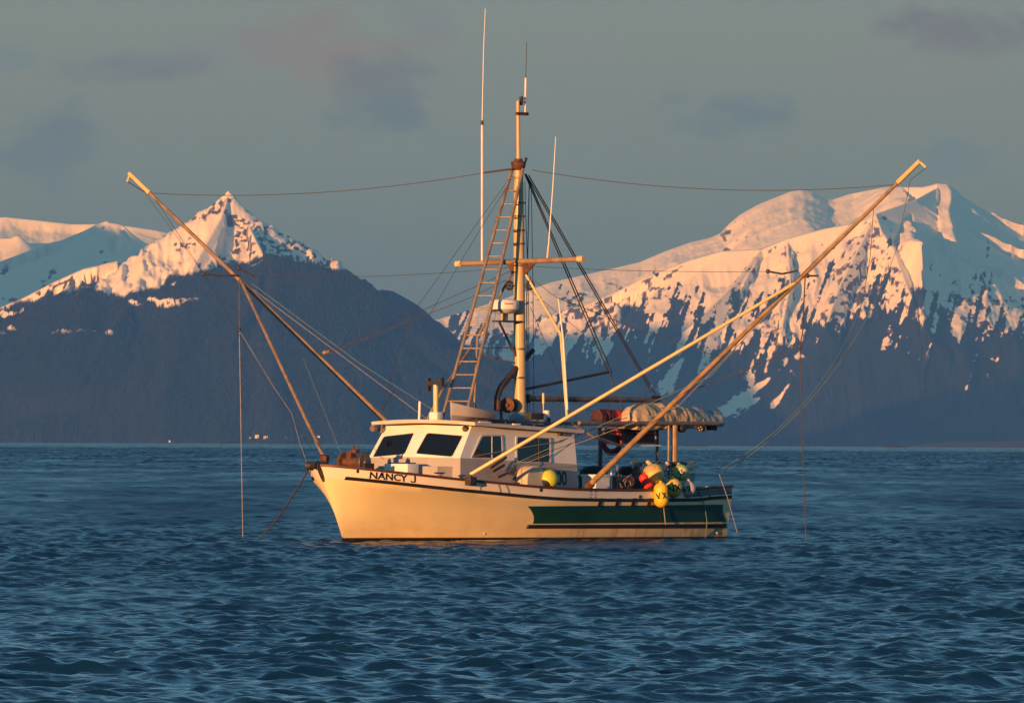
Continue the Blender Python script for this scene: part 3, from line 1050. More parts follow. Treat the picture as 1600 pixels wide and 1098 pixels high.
    # green flash with hollowed ends, and the scupper slots over it
    k = Kit()
    rowsn, cols = 12, 60
    grid = []
    for i in range(rowsn + 1):
        v = i / rowsn                    # 0 top, 1 bottom
        ztop, zbot = .765, .375
        xl = 1.90 - .37 * (1 - (1 - v) ** 2.0)
        xr = -5.10 - .24 * v ** 2.2
        row = []
        for j in range(cols + 1):
            x = xl + (xr - xl) * j / cols
            z = ztop + (zbot - ztop) * v - .004 * (x + 2)
            row.append(k.bm.verts.new((x, half(x, z) + .007, z)))
        grid.append(row)
    for a, b in zip(grid[:-1], grid[1:]):
        for j in range(cols):
            k.bm.faces.new((a[j], a[j + 1], b[j + 1], b[j]))
    k.done('green_stripe', M['green'], hull, smooth=60)
    for px in (937, 964, 989, 1014):
        k = Kit()
        a, b = on_hull(px + 2, 778, .012), on_hull(px - 2.5, 792.5, .012)
        w = Vector((.055, 0, 0))
        k.slab([a - w, a + w, b + w, b - w], (0, .012, 0))
        k.done('scupper', M['black'], hull)
    # black chafe plate on the stem and the small fairleads
    k = Kit()
    for sgn in (1, -1):
        p = [(stem_x(z) + .012, 0, z) for z in (1.63, 1.5, 1.36, 1.27)]
        q = [(stem_x(z) - w, sgn * (half(stem_x(z) - w, z) + .010), z) for z, w in ((1.63, .022), (1.5, .022), (1.36, .018), (1.27, .008))]
        for i in range(3):
            k.poly([p[i], p[i + 1], q[i + 1], q[i]])
    k.done('chafe_plate', M['dark'], hull)
    for px, py in ((559, 736), (845, 765), (1000, 776), (1109, 777)):
        k = Kit(); c = on_hull(px, py)
        k.lathe(c, (0, 1, 0), [(-.02, .03), (.004, .045), (.012, .04), (.014, .0)], 12)
        k.done('fairlead', M['dark'], hull)
    for px in (921.5, 929):
        for py in (767.5, 772, 776.5):
            k = Kit(); k.ball(on_hull(px, py, .004), .014, n=6); k.done('bolt', M['steel'], hull)
    # name on the bow
    v, f = text_mesh('NANCY', 1.0, .028)
    v[:, 0] *= .80 / v[:, 0].max()
    w = .032                                   # the J: a stem and a hook, drawn as one bent band
    cl = [(.975, 1.0), (.975, .8), (.975, .6), (.975, .40)] + [(.930 + .045 * math.cos(t), .23 + .18 * math.sin(t)) for t in [-.0 - 3.14 * i / 8 for i in range(9)]]
    nv = len(v); jv = []
    for i, (x, y) in enumerate(cl):
        x0, y0 = cl[max(i - 1, 0)]; x1, y1 = cl[min(i + 1, len(cl) - 1)]
        dx, dy = (x1 - x0) * 4.4, y1 - y0
        ln = math.hypot(dx, dy); nx, ny = -dy / ln, dx / ln
        jv += [(x + nx * w * .55, y + ny * w * 2.6), (x - nx * w * .55, y - ny * w * 2.6)]
    v = np.concatenate([v, np.array(jv)])
    fj = [[2 * i, 2 * i + 1, 2 * i + 3, 2 * i + 2] for i in range(len(cl) - 1)]
    a, b = on_hull(578.5, 748.3), on_hull(649.5, 755.0)
    co = []
    for u, h in v:
        x = a.x + (b.x - a.x) * u
        z0 = a.z + (b.z - a.z) * u
        z = z0 + .014 + h * .152
        for _ in range(6):                     # keep each stroke upright on the flaring bow
            x = a.x + (b.x - a.x) * u + (half(x, z) - half(a.x + (b.x - a.x) * u, z0)) * 1.19
        co.append((x, half(x, z) + .010, z))
    mesh_from('name_lettering', co[:nv], f, M['black'], hull)
    mesh_from('name_lettering', co[nv:], fj, M['black'], hull)
    # brown streaks of the run-off aft are in the paint; zinc and outlets
    for px, py in ((757, 833), (1120, 832)):
        k = Kit(); c = on_hull(px, py)
        k.lathe(c, (0, 1, 0), [(0, .03), (.015, .028), (.018, .0)], 10)
        k.done('outlet', M['plastic'], hull)
    return hull


HULL = build_hull()


# ------------------------------------------------------------------ cabin
def build_cabin():
    yb, yt = 1.36, 1.24
    sillP, topP = loc(721, 714, Y=1.32), loc(739, 667, Y=yt)
    sillS, topS = loc(575, 713, Y=-1.32), loc(601, 667, Y=-yt)
    sx, tx = (sillP.x + sillS.x) / 2, (topP.x + topS.x) / 2
    sill, top = (sillP.z + sillS.z) / 2, (topP.z + topS.z) / 2 + .02
    rear, fwd = -.43, .13
    zl = [.75, sill, top]
    front = [(sx + .06, 1.37), (sx, 1.32), (tx, yt)]
    k = Kit()
    rings = []
    for i, (z, (x, y)) in enumerate(zip(zl, front)):
        zr = z if i < 2 else z - .12
        rr = rear
        ring = [(rr, y, zr), (x, y, z), (x + fwd, 0, z + (.03 if i >= 1 else 0)), (x, -y, z), (rr, -y, zr)]
        rings.append([k.bm.verts.new(p) for p in ring])
    for a, b in zip(rings[:-1], rings[1:]):
        for q in range(5):
            k.bm.faces.new((a[q], a[(q + 1) % 5], b[(q + 1) % 5], b[q]))
    k.bm.faces.new(rings[-1])
    cab = k.done('cabin', M['white'], boat, smooth=0)
    # grey lower band, standing just proud of the white walls
    k = Kit()
    def band(z0, y0, x0, z1, y1, x1, zr1):
        o = .012
        r0 = [(rear - .004, y0 + o, z0), (x0 + o, y0 + o, z0), (x0 + fwd + o, 0, z0), (x0 + o, -y0 - o, z0), (rear - .004, -y0 - o, z0)]
        r1 = [(rear - .004, y1 + o, zr1), (x1 + o, y1 + o, z1), (x1 + fwd + o, 0, z1 + .02), (x1 + o, -y1 - o, z1), (rear - .004, -y1 - o, zr1)]
        a = [k.bm.verts.new(p) for p in r0]; b = [k.bm.verts.new(p) for p in r1]
        for q in range(4):
            k.bm.faces.new((a[q], a[q + 1], b[q + 1], b[q]))
    zr = loc(900, 725, Y=1.35).z
    band(.78, 1.37, sx + .06, sill - .02, 1.325, sx + .002, zr)
    k.done('grey_band', M['grey'], cab, smooth=0)
    # low trunk ahead of the house
    k = Kit()
    k.slab([(sx - .05, 1.18, .9), (sx + .42, 1.02, .9), (sx + .52, 0, .9), (sx + .42, -1.02, .9), (sx - .05, -1.18, .9)], (0, 0, 1.62 - .9))
    k.done('trunk', M['grey'], cab, smooth=0, bevel=.03)
    # roof slab with an overhanging visor
    rp, rs = loc(744, 659, Y=1.5), loc(578, 659, Y=-1.5)
    rx, rz = (rp.x + rs.x) / 2, (rp.z + rs.z) / 2
    zb = loc(897, 671.5, Y=1.45).z
    k = Kit()
    n = 9
    ys = [-1.5 + 3.0 * i / (n - 1) for i in range(n)]
    def zz(y, base):
        return base + .055 * (1 - (y / 1.5) ** 2)
    F = [(rx + .14 * (1 - (y / 1.5) ** 2), y, zz(y, rz)) for y in ys]
    A = [(rear - .12, y * .97, zz(y, zb)) for y in ys]
    F2 = [(p[0] - .015, p[1], p[2] - .075) for p in F]; A2 = [(p[0], p[1], p[2] - .075) for p in A]
    vs = [[k.bm.verts.new(p) for p in r] for r in (F, A, A2, F2)]
    for r in range(4):
        a, b = vs[r], vs[(r + 1) % 4]
        for i in range(n - 1):
            k.bm.faces.new((a[i], b[i], b[i + 1], a[i + 1]))
    for i in (0, n - 1):
        k.bm.faces.new([vs[r][i] for r in range(4)])
    roof = k.done('roof', M['roof'], cab, smooth=30)

    # windscreen panes: outlines traced on their own sloping walls
    def on_front(px, py, side):
        # plane through sill corner, top corner and centre line
        y0 = 1.32 * side
        p0 = Vector((sx, y0, sill)); p1 = Vector((tx, yt * side, top)); p2 = Vector((sx + fwd, 0, sill + .03))
        nrm = (p1 - p0).cross(p2 - p0).normalized()
        if nrm.x < 0: nrm = -nrm
        o = BI @ CAM; d = BI.to_3x3() @ ray(px, py)
        t = (p0 - o).dot(nrm) / d.dot(nrm)
        return o + d * t, nrm

    def rounded(pts, r=.06, n=4):
        out = []
        m = len(pts)
        for i in range(m):
            a, b, c = pts[i - 1], pts[i], pts[(i + 1) % m]
            ra = min(r, (a - b).length * .4); rc = min(r, (c - b).length * .4)
            p, q = b + (a - b).normalized() * ra, b + (c - b).normalized() * rc
            for s in range(n + 1):
                s /= n
                out.append(p * (1 - s) ** 2 + b * 2 * s * (1 - s) + q * s * s)
        return out

    def pane(pts, nrm, rim=.035, rim_mat='white'):
        pts = rounded([Vector(p) for p in pts])
        c = sum(pts, Vector()) / len(pts)
        outer = [p + (p - c).normalized() * rim for p in pts]
        k = Kit()
        k.slab([p + nrm * .006 for p in pts], -nrm * .02)
        w = k.done('window', M['glass'], boat, smooth=0)
        k = Kit()
        m = len(pts)
        lay = [[k.bm.verts.new(p) for p in q] for q in ([p - nrm * .004 for p in outer], [p + nrm * .020 for p in outer], [p + nrm * .020 for p in pts], [p - nrm * .004 for p in pts])]
        for r in range(4):
            a, b = lay[r], lay[(r + 1) % 4]
            for i in range(m):
                k.bm.faces.new((a[i], a[(i + 1) % m], b[(i + 1) % m], b[i]))
        k.done('window_frame', M[rim_mat], w, smooth=40)
        return w

    for side, quad in ((-1, [(600, 682), (648, 676.5), (633, 710), (583, 714.5)]), (1, [(668, 676.5), (724, 681), (707, 714), (650, 709)])):
        pn = [on_front(x, y, side) for x, y in quad]
        pane([p for p, _ in pn], pn[0][1], .022)

    # side windows
    def on_side(px, py):
        o = BI @ CAM; d = BI.to_3x3() @ ray(px, py)
        p0 = Vector((sx, 1.32, sill)); p1 = Vector((tx, yt, top)); p2 = Vector((rear, 1.32, sill))
        nrm = (p1 - p0).cross(p2 - p0).normalized()
        if nrm.y < 0: nrm = -nrm
        t = (p0 - o).dot(nrm) / d.dot(nrm)
        return o + d * t, nrm

    quad = [on_side(x, y) for x, y in ((753, 681.5), (783, 681), (784, 715.5), (737, 714.5))]
    w1 = pane([p for p, _ in quad], quad[0][1], .05, 'frame')
    a, b = on_side(768, 681.5)[0], on_side(768, 715)[0]
    k = Kit(); k.tube([a + Vector((0, .012, 0)), b + Vector((0, .012, 0))], .011, 6); k.done('window_bar', M['frame'], w1)
    quad = [on_side(x, y) for x, y in ((807.5, 683), (858.5, 685), (858.5, 722), (808, 721))]
    w2 = pane([p for p, _ in quad], quad[0][1], .05, 'frame')
    a, b = on_side(841, 685)[0], on_side(841, 722)[0]
    k = Kit(); k.tube([a + Vector((0, .012, 0)), b + Vector((0, .012, 0))], .010, 6); k.done('window_bar', M['dark'], w2)

    # registration figures on the grey band
    v, f = text_mesh('59700', 1.0, .015)
    a, b = loc(846, 757, Y=1.395), loc(887.5, 758.5, Y=1.395)
    wm = v[:, 0].max()
    co = []
    for u, h in v:
        s = u / wm
        z = a.z + (b.z - a.z) * s + h * .325
        # follow the band: half breadth 1.382 at z .78, 1.337 at the sill
        y = 1.382 - .045 * (z - .78) / (sill - .80) + .006
        co.append((a.x + (b.x - a.x) * s, y, z))
    mesh_from('number_lettering', co, f, M['black'], cab)
    # flood lamps under the visor, grab rail, small fittings
    for px, py, mm in ((727, 669.5, 'dark'), (735, 670, 'rust')):
        c = loc(px, py, Y=1.15)
        k = Kit()
        k.lathe(c, (.9, .3, -.1), [(-.06, .03), (-.04, .055), (.03, .065), (.04, .055), (.025, .0)], 14)
        k.tube([c, c + Vector((-.05, 0, .09))], .012, 6)
        k.done('deck_lamp', M[mm], boat)
    for px, py in ((584, 669), (596, 671)):
        c = loc(px, py, Y=-1.25)
        k = Kit(); k.lathe(c, (1, 0, -.1), [(-.09, .03), (-.04, .06), (.05, .07), (.05, .0)], 12)
        k.tube([c, c + Vector((-.02, 0, .10))], .014, 6)
        k.done('deck_lamp', M['alu'], boat)
    c = loc(874, 677.5, Y=1.27)
    k = Kit(); k.box(c - Vector((.05, .02, .04)), c + Vector((.05, .06, .04)), bevel=.01); k.done('side_light', M['rust'], boat)
    return cab, roof, dict(rz=rz, zb=zb, rx=rx, rear=rear)


CABIN, ROOF, CD = build_cabin()


def roof_z(x, y=0.0):
    t = (CD['rx'] - x) / (CD['rx'] - CD['rear'] + .12)
    return CD['rz'] + (CD['zb'] - CD['rz']) * max(0, min(1, t)) + .055 * (1 - min(1, (y / 1.5) ** 2))

# ================================================================== RIG
def V3(*a):
    return Vector(a)


def rod(name, pts, r, mat, parent=None, n=10):
    k = Kit(); k.tube(pts, r, n)
    return k.done(name, M[mat], parent or boat)


def sagged(a, b, sag=0.0, n=14):
    a, b = Vector(a), Vector(b)
    return [a.lerp(b, i / n) - V3(0, 0, sag * 4 * (i / n) * (1 - i / n)) for i in range(n + 1)]


def wire(pts, r=.0085, mat='wire', name='rigging_line', sag=None, parent=None):
    if sag is not None:
        pts = sagged(pts[0], pts[1], sag)
    k = Kit(); k.tube(pts, r * .72, 6)
    return k.done(name, M[mat], parent or boat)


# ---- mast
MX = lambda px, py: loc(px, py, Y=0.0)
m0, m1, m2 = MX(812.5, 664), MX(810, 262), MX(809.3, 158)
k = Kit()
mm = lambda t: m0.lerp(m1, t)
k.tube([mm(0), mm(.15), mm(.5), mm(.9), mm(1.0)], [.138, .136, .128, .110, .100], 20)
MAST = k.done('mast', M['mast'], boat, smooth=40)
for py in (317, 338, 360, 381, 415, 545, 590):        # bands round the mast
    c = MX(811, py)
    k = Kit(); k.lathe(c, (0, 0, 1), [(-.02, .12), (-.02, .146 if py > 500 else .136), (.02, .146 if py > 500 else .136), (.02, .12)], 18)
    k.done('mast_band', M['steel'], MAST)
k = Kit(); k.tube([m1, m2], [.045, .040], 14); k.done('topmast', M['mast'], MAST)
c = MX(810, 258)
k = Kit(); k.lathe(c, (0, 0, 1), [(-.12, .10), (-.06, .15), (.05, .17), (.07, .17), (.09, .10), (.14, .09), (.14, 0)], 18); k.done('masthead_collar', M['rust'], MAST)
a = MX(822, 252)
k = Kit(); k.tube([MX(815, 255), a, a + V3(0, 0, .10)], .02, 6); k.tube([a + V3(-.05, 0, .05), a + V3(.05, 0, .05)], .015, 6); k.done('anemometer', M['dark'], MAST)
k = Kit(); k.box(MX(805, 180), MX(823, 176) + V3(0, .06, .0), bevel=.006); k.done('aerial_bracket', M['rust'], MAST)
c = MX(814.6, 158)
k = Kit(); k.lathe(c, (0, 0, 1), [(-.10, .025), (-.04, .045), (.0, .05), (.02, .03), (.05, .05), (.09, .045), (.11, 0)], 12); k.done('masthead_light', M['dark'], MAST)
a, b, c = MX(820.5, 180), MX(821.5, 122), MX(823, 66)
w = rod('whip_aerial', [a, b], .024, 'plastic'); rod('aerial_tip', [b, c], .008, 'wire', w)

# ---- crossarm with its two whips and the leg poles of the mast
PX = lambda px, py: loc(px, py, X=0.10)
a, b = PX(713, 412.5), PX(912, 404.5)
k = Kit(); k.tube([a.lerp(b, .03), b.lerp(a, .02)], .058, 12)
CROSS = k.done('crossarm', M['pole'], boat)
for e, f in ((a, b), (b, a)):
    d = (f - e).normalized()
    k = Kit(); k.tube([e, e + d * .16], .072, 12); k.done('arm_cap', M['bright'], CROSS)
for s, tri in ((-1, [(792, 413), (804, 413), (804, 432)]), (1, [(818, 411), (838, 411), (820, 432)])):
    k = Kit(); k.slab([PX(*q) for q in tri], (.03, 0, 0)); k.done('gusset', M['rust'], CROSS)
# whips
w = rod('whip_aerial', [PX(753.2, 410), PX(753.3, 192)], .026, 'plastic'); rod('aerial_tip', [PX(753.3, 192), PX(755.5, 80), PX(758.3, 14)], [.011, .009, .007], 'plastic', w, 6)
k = Kit(); k.lathe(PX(753.3, 192), (0, 0, 1), [(-.05, .03), (0, .04), (.05, .025)], 10); k.done('aerial_joint', M['dark'], w)
w = rod('whip_aerial', [PX(855, 406), PX(857, 385)], .024, 'bright'); rod('aerial_tip', [PX(857, 385), PX(864, 290), PX(868.3, 214)], [.014, .012, .008], 'plastic', w, 6)
# legs
for pts in ([(799, 428), (746, 527), (741.5, 628)], [(821, 428), (876, 522), (886, 652)]):
    rod('mast_leg', [PX(*q) for q in pts], .030, 'bright' if pts[0][0] > 810 else 'alu')
w = rod('whip_aerial', [PX(886.5, 640), PX(880, 530), PX(872.3, 466)], [.026, .022, .012], 'plastic')
rod('aerial_foot', [PX(741.3, 650), PX(742, 630)], .03, 'dark')
rod('mast_brace', [loc(668, 655, Y=-.55), loc(690, 612, Y=-.5), PX(738, 540)], .032, 'pole')
rod('mast_brace', [PX(747, 544), MX(803, 543)], .014, 'dark')
rod('mast_brace', [PX(747, 552), MX(803, 567)], .014, 'cord')
# sheaves under the arm
for px in (796, 828):
    c = PX(px, 446)
    k = Kit(); k.torus(c, (.5, .8, 0), .085, .028, 20, 8)
    for q in range(5):
        an = q * 1.2566
        k.tube([c, c + V3(.8 * math.cos(an), -.5 * math.cos(an), math.sin(an)).normalized() * .08], .014, 5)
    k.tube([c + V3(0, 0, .08), c + V3(0, 0, .22)], .02, 6)
    k.done('sheave', M['dark'], CROSS)
for px0, px1 in ((822, 826), (829, 823), (832, 833)):     # halyards down the after side of the mast
    wire([MX(px0 - 2, 285), MX(px1, 470), MX(px1 + 1, 655)], .011 if px0 != 829 else .016, 'steel', 'halyard')

# ---- radar
c = MX(788, 478)
k = Kit(); k.lathe(c, (0, 0, 1), [(-.17, .12), (-.155, .20), (-.085, .30), (-.07, .325), (.02, .335), (.09, .33), (.135, .29), (.155, .0)], 32)
radar = k.done('radar_dome', M['plastic'], boat, smooth=50)
k = Kit(); k.lathe(c, (0, 0, 1), [(-.32, .09), (-.17, .085)], 16); k.done('radar_pedestal', M['mast'], radar)
k = Kit(); k.box(c + V3(-.42, -.16, -.36), c + V3(.24, .16, -.325)); k.done('radar_shelf', M['dark'], radar)
rod('radar_strut', [MX(780, 503), MX(806, 556)], .026, 'steel', radar)
v, f = text_mesh('Raytheon', .052, .01)
d0 = math.atan2(.643, .766)
co = []
for u, h in v:
    an = d0 + .50 - (v[:, 0].max() - u) / .335 * -1 - .32
    an = d0 + .02 + u / .335
    co.append(c + V3(math.cos(an) * .338, math.sin(an) * .338, .02 + h))
mesh_from('radar_lettering', co, f, M['rust'], radar)

# ---- ladder to the mast head
L0, L1, R0, R1 = loc(690, 656, Y=-.22), loc(800, 264, Y=-.13), loc(727, 656, Y=.22), loc(817, 264, Y=.13)
k = Kit(); k.tube([L0, L1], .038, 8); LAD = k.done('ladder', M['alu'], boat)
k = Kit(); k.tube([R0, R1], .038, 8); k.done('ladder_rail', M['alu'], LAD)
zs = [L0.z + .42 + i * .2935 for i in range(18)]
for z in zs:
    tl, tr = (z - L0.z) / (L1.z - L0.z), (z - R0.z) / (R1.z - R0.z)
    if max(tl, tr) < .985:
        k = Kit(); k.tube([L0.lerp(L1, tl), R0.lerp(R1, tr)], .017, 6); k.done('rung', M['alu'], LAD)

# ---- boom, crutch and winch at the foot of the mast
k = Kit(); k.tube([MX(822, 622.5), MX(1026, 624.5)], .062, 14)
BOOM = k.done('boom', M['steel'], boat)
k = Kit(); k.lathe(MX(824, 622.5), (1, 0, 0), [(-.05, .06), (-.05, .10), (.05, .10), (.05, .05)], 14); k.done('boom_flange', M['dark'], BOOM)
k = Kit(); k.box(MX(1015, 628), MX(1029, 618) + V3(0, .06, 0)); k.done('boom_end', M['dark'], BOOM)
rod('gaff', [MX(823, 607.5), MX(951, 581)], .032, 'dark')
k = Kit(); k.tube([MX(777, 634), MX(776, 622), MX(782, 606), MX(803, 580), MX(833, 547)], [.07, .07, .075, .07, .055], 12); k.done('exhaust_bend', M['dark'], boat)
k = Kit(); k.lathe(MX(777, 637), (0, 0, 1), [(-.07, .05), (-.05, .085), (.16, .085), (.17, .05)], 14); k.done('exhaust_cap', M['rust'], boat)
k = Kit(); k.lathe(MX(795, 633), (.95, .31, 0), [(-.20, .05), (-.20, .14), (-.14, .14), (-.12, .08), (.02, .08), (.04, .17), (.10, .17), (.10, .05), (.16, .05), (.16, 0)], 18)
win = k.done('mast_winch', M['rust'], boat)
k = Kit(); k.tube([MX(783, 634), MX(783, 658)], .03, 8); k.done('winch_leg', M['dark'], win)

# ---- shrouds and topping lifts abaft the mast
top = lambda px, py=272: MX(px, py)
for p0, p1 in (((820, 272), (950, 580)), ((822, 272), (956, 582)), ((824, 276), (1018, 612)), ((826, 274), (1024, 616))):
    wire([MX(*p0), MX(*p1)], .020, 'dark', 'topping_lift')
wire([MX(952, 583), loc(985, 665, Y=.3)], .014, 'dark', 'topping_lift')
wire([MX(955, 583), MX(958, 655)], .010, 'dark', 'topping_lift')
# fore stays, left of the mast
wire([MX(799, 275), loc(642, 493, Y=-.1), loc(596, 640, Y=-1.2)], .0075, 'wire', 'stay')
wire([MX(802, 275), loc(725, 400, Y=-.6), loc(655, 520, Y=-1.0)], .0075, 'wire', 'stay')
wire([MX(829, 480), MX(880, 602)], .008, 'wire', 'stay')
wire([MX(783, 430), MX(752, 640)], .006, 'wire', 'stay')

# ================================================================== OUTRIGGERS
def pole(side, base, tip):
    base, tip = Vector(base), Vector(tip)
    k = Kit(); k.tube([base, base.lerp(tip, .3), base.lerp(tip, .935)], [.066, .056, .038], 14)
    p = k.done('outrigger_pole', M['pole'], boat, smooth=40)
    d = (tip - base).normalized()
    k = Kit(); k.tube([base.lerp(tip, .935), tip], [.056, .050], 12); k.done('pole_end', M['bright'], p)
    hook = tip + V3(0, side * .06, 0) + (V3(0, side * .10, -.16) if side > 0 else V3(0, side * .0, -.19))
    k = Kit(); k.tube([tip - d * .03, hook], .026, 8); k.done('pole_hook', M['bright'], p)
    k = Kit(); k.lathe(base, d, [(-.06, .05), (-.05, .09), (.10, .095), (.12, .08)], 12); k.done('pole_heel', M['rust'], p)
    return p, base, tip, hook


def at_px(base, tip, px):
    best = min((abs(project(base.lerp(tip, t / 400.0))[0] - px), t) for t in range(401))
    return base.lerp(tip, best[1] / 400.0)


def project(p):
    w = BM @ Vector(p) - CAM
    d = w.dot(FWD)
    return 800 + F * w.dot(RT) / d, 549 - F * w.dot(UP) / d


pb = loc(920, 759, Y=2.0)
tipP, tipS = loc(1438, 251, X=.22), loc(202, 271, X=.22)
PP, PB, PT, PH = pole(1, pb, tipP)
PS, SB, ST, SH = pole(-1, (pb.x, -2.0, pb.z), tipS)
# stay poles from the bow rail
e = at_px(PB, PT, 1244)
a = loc(735, 741, Y=1.80)
k = Kit(); k.tube([a, a.lerp(e, .5), e], [.044, .040, .034], 12); SPP = k.done('stay_pole', M['bright'], boat)
k = Kit(); k.box(a + V3(-.10, -.06, -.24), a + V3(.12, .10, -.05), bevel=.015); k.tube([a + V3(.02, 0, -.1), a], .05, 8); k.done('pole_step', M['dark'], SPP)
e2 = at_px(SB, ST, 377)
a2 = V3(a.x, -a.y, a.z)
a2 = loc(507, 716, Y=-1.60)
k = Kit(); k.tube([a2, a2.lerp(e2, .5), e2], [.044, .040, .034], 12); SPS = k.done('stay_pole', M['pole'], boat)
k = Kit(); k.lathe(a2, (a - a2).normalized(), [(-.08, .04), (-.08, .09), (.08, .09), (.08, .04)], 10); k.done('pole_step', M['rust'], SPS)
# short spreader bars on the poles
for side, (base, tip), bars in ((1, (PB, PT), [((1200, 424), (1222, 428), (1246, 423)), ((1262, 431), (1278, 431))]), (-1, (SB, ST), [((318, 428), (345, 431), (373, 430)), ((373, 419), (397, 432))])):
    for b in bars:
        k = Kit(); k.tube([loc(*q, X=.25) for q in b], .022, 6); k.done('spreader_bar', M['dark'], PP if side > 0 else PS)
        k = Kit(); k.ball(loc(*b[0], X=.25), .05, n=10); k.done('snap_block', M['dark'], PP if side > 0 else PS)
OX = lambda px, py: loc(px, py, X=.25)
# top stay from pole to pole through the mast head
wire([MX(801, 264), PX(757, 270)], .030, 'cord', 'stay_eye')
wire(sagged(PX(757, 270), OX(238, 302), .22), .011, 'cord', 'stay')
wire(sagged(MX(832, 266), OX(1395, 289), .26), .011, 'cord', 'stay')
# middle stay through the arm
wire(sagged(PX(795, 418), OX(385, 431), .10), .0075, 'wire', 'stay')
wire(sagged(PX(828, 416), OX(1208, 424), .05), .0075, 'wire', 'stay')
# lines from the mast out to the poles
wire([MX(797, 424), OX(643, 492)], .010, 'wire', 'stay')
wire([OX(640, 493), OX(510, 551)], .009, 'wire', 'stay')
wire([PX(790, 438), OX(735, 465), OX(560, 533), OX(512, 551)], .011, 'cord', 'stay')
wire([PX(830, 435), OX(870, 465), MX(960, 500), OX(1118, 556)], .010, 'cord', 'stay')
wire([PX(826, 452), MX(900, 512), MX(950, 560)], .007, 'wire', 'stay')
k = Kit(); k.ball(OX(507, 551), .06, n=10); k.tube([OX(507, 551), OX(516, 549)], .04, 8); k.done('snap_block', M['alu'], PS)
# port side: light lines running in to the deck
wire([OX(1244, 440), loc(1110, 588, X=.1), loc(800, 726, Y=1.55)], .008, 'teal')
wire([OX(1250, 440), loc(1060, 634, X=.1), loc(770, 742, Y=1.6)], .008, 'rope')
wire([loc(980, 652, Y=1.0), loc(870, 690, Y=1.3), loc(737, 713, Y=1.36)], .013, 'rope')
wire([loc(985, 656, Y=1.0), loc(800, 728, Y=1.55)], .010, 'rope')
wire([loc(802, 728, Y=1.55), loc(793, 740, Y=1.7), loc(777, 752, Y=1.8)], .010, 'rope')
# starboard side
wire([OX(392, 442), loc(560, 566, X=.3), loc(676, 640, Y=-.8)], .009, 'teal')
wire([OX(395, 452), loc(560, 575, X=.3), loc(668, 655, Y=-.8)], .009, 'rope')
wire([loc(474, 560, X=1.5), loc(533, 709, Y=-.5)], .011, 'teal')
wire([SH, OX(226, 300)], .016, 'dark', 'pole_strop')
wire([OX(226, 300), OX(318, 428)], .007, 'wire')
wire([OX(244, 313), OX(316, 424)], .009, 'wire')
wire([OX(322, 432), loc(400, 570, X=1.5), loc(494, 712, Y=-1.2)], .0075, 'wire')
# tag lines hanging into the water
TL = [(374, 436), (374, 515), (379, 836)]
w = wire([OX(*TL[0]), OX(*TL[1])], .020, 'dark', 'tag_line'); wire([OX(374, 515), OX(377, 700), OX(379.5, 842)], .013, 'rope', 'tag_line')
k = Kit(); k.ball(OX(374, 516), .05, n=8); k.done('snap_block', M['dark'], PS)
wire([OX(374, 516), loc(428, 605, X=2), loc(456, 646, X=4), loc(468, 690, X=5.2), loc(480, 724, Y=-.75)], .010, 'rope', 'tag_line')
wire([OX(1258, 432), OX(1254, 520), OX(1250, 540)], .020, 'cord', 'tag_line'); wire([OX(1250, 540), OX(1254, 700), OX(1260, 858)], .014, 'cord', 'tag_line')
k = Kit(); k.ball(OX(1250, 541), .05, n=8); k.done('snap_block', M['rust'], PP)
wire(sagged(OX(1249, 542), loc(1076, 611, X=-.5), .03) + [loc(995, 632, Y=1.2)], .014, 'cord', 'tag_line')
wire([PH, OX(1422, 282)], .010, 'wire', 'pole_strop')
wire([OX(1422, 282), OX(1413, 330), OX(1400, 392)], .008, 'wire')
wire([OX(1365, 326), OX(1360, 400), OX(1348, 470)], .010, 'wire')
for p0, p1, p2 in (((1348, 470), (1290, 640), (1128, 732)), ((1400, 392), (1320, 620), (1132, 738))):
    q0, q2 = OX(*p0), loc(*p2, X=-5.6)
    q1 = q0.lerp(q2, .55); t = loc(*p1, X=(q0.x + q2.x) / 2)
    pts = [q0 * (1 - s) ** 2 + t * 2 * s * (1 - s) + q2 * s * s for s in [i / 16 for i in range(17)]]
    wire(pts, .0085, 'teal')
wire([at_px(PB, PT, 1090), OX(1340, 340)], .007, 'wire')
wire([loc(1121, 733, Y=2.0), loc(1137, 778, Y=2.06), loc(1152, 832, Y=2.12)], .011, 'rope')
rod('deck_strut', [loc(893, 662, Y=1.25), loc(927, 682, Y=1.5), loc(974, 697, Y=1.3)], [.035, .035, .025], 'alu')
wire([on_hull(1035, 772, .06), on_hull(1034.5, 795, .05), on_hull(1036, 819, .07)], .016, 'rope', 'hanging_rope')
wire([on_hull(1090, 765, .05), on_hull(1099, 790, .04), on_hull(1101, 815, .07), on_hull(1099, 845, .05)], .014, 'teal', 'hanging_rope')
for pts in ([(753, 770), (749, 762), (757, 756)], [(776, 773), (781, 767), (778, 757)], [(795, 775), (793, 765), (790, 758)]):
    wire([on_hull(*q, .015) for q in pts], .007, 'wire', 'hanging_rope')

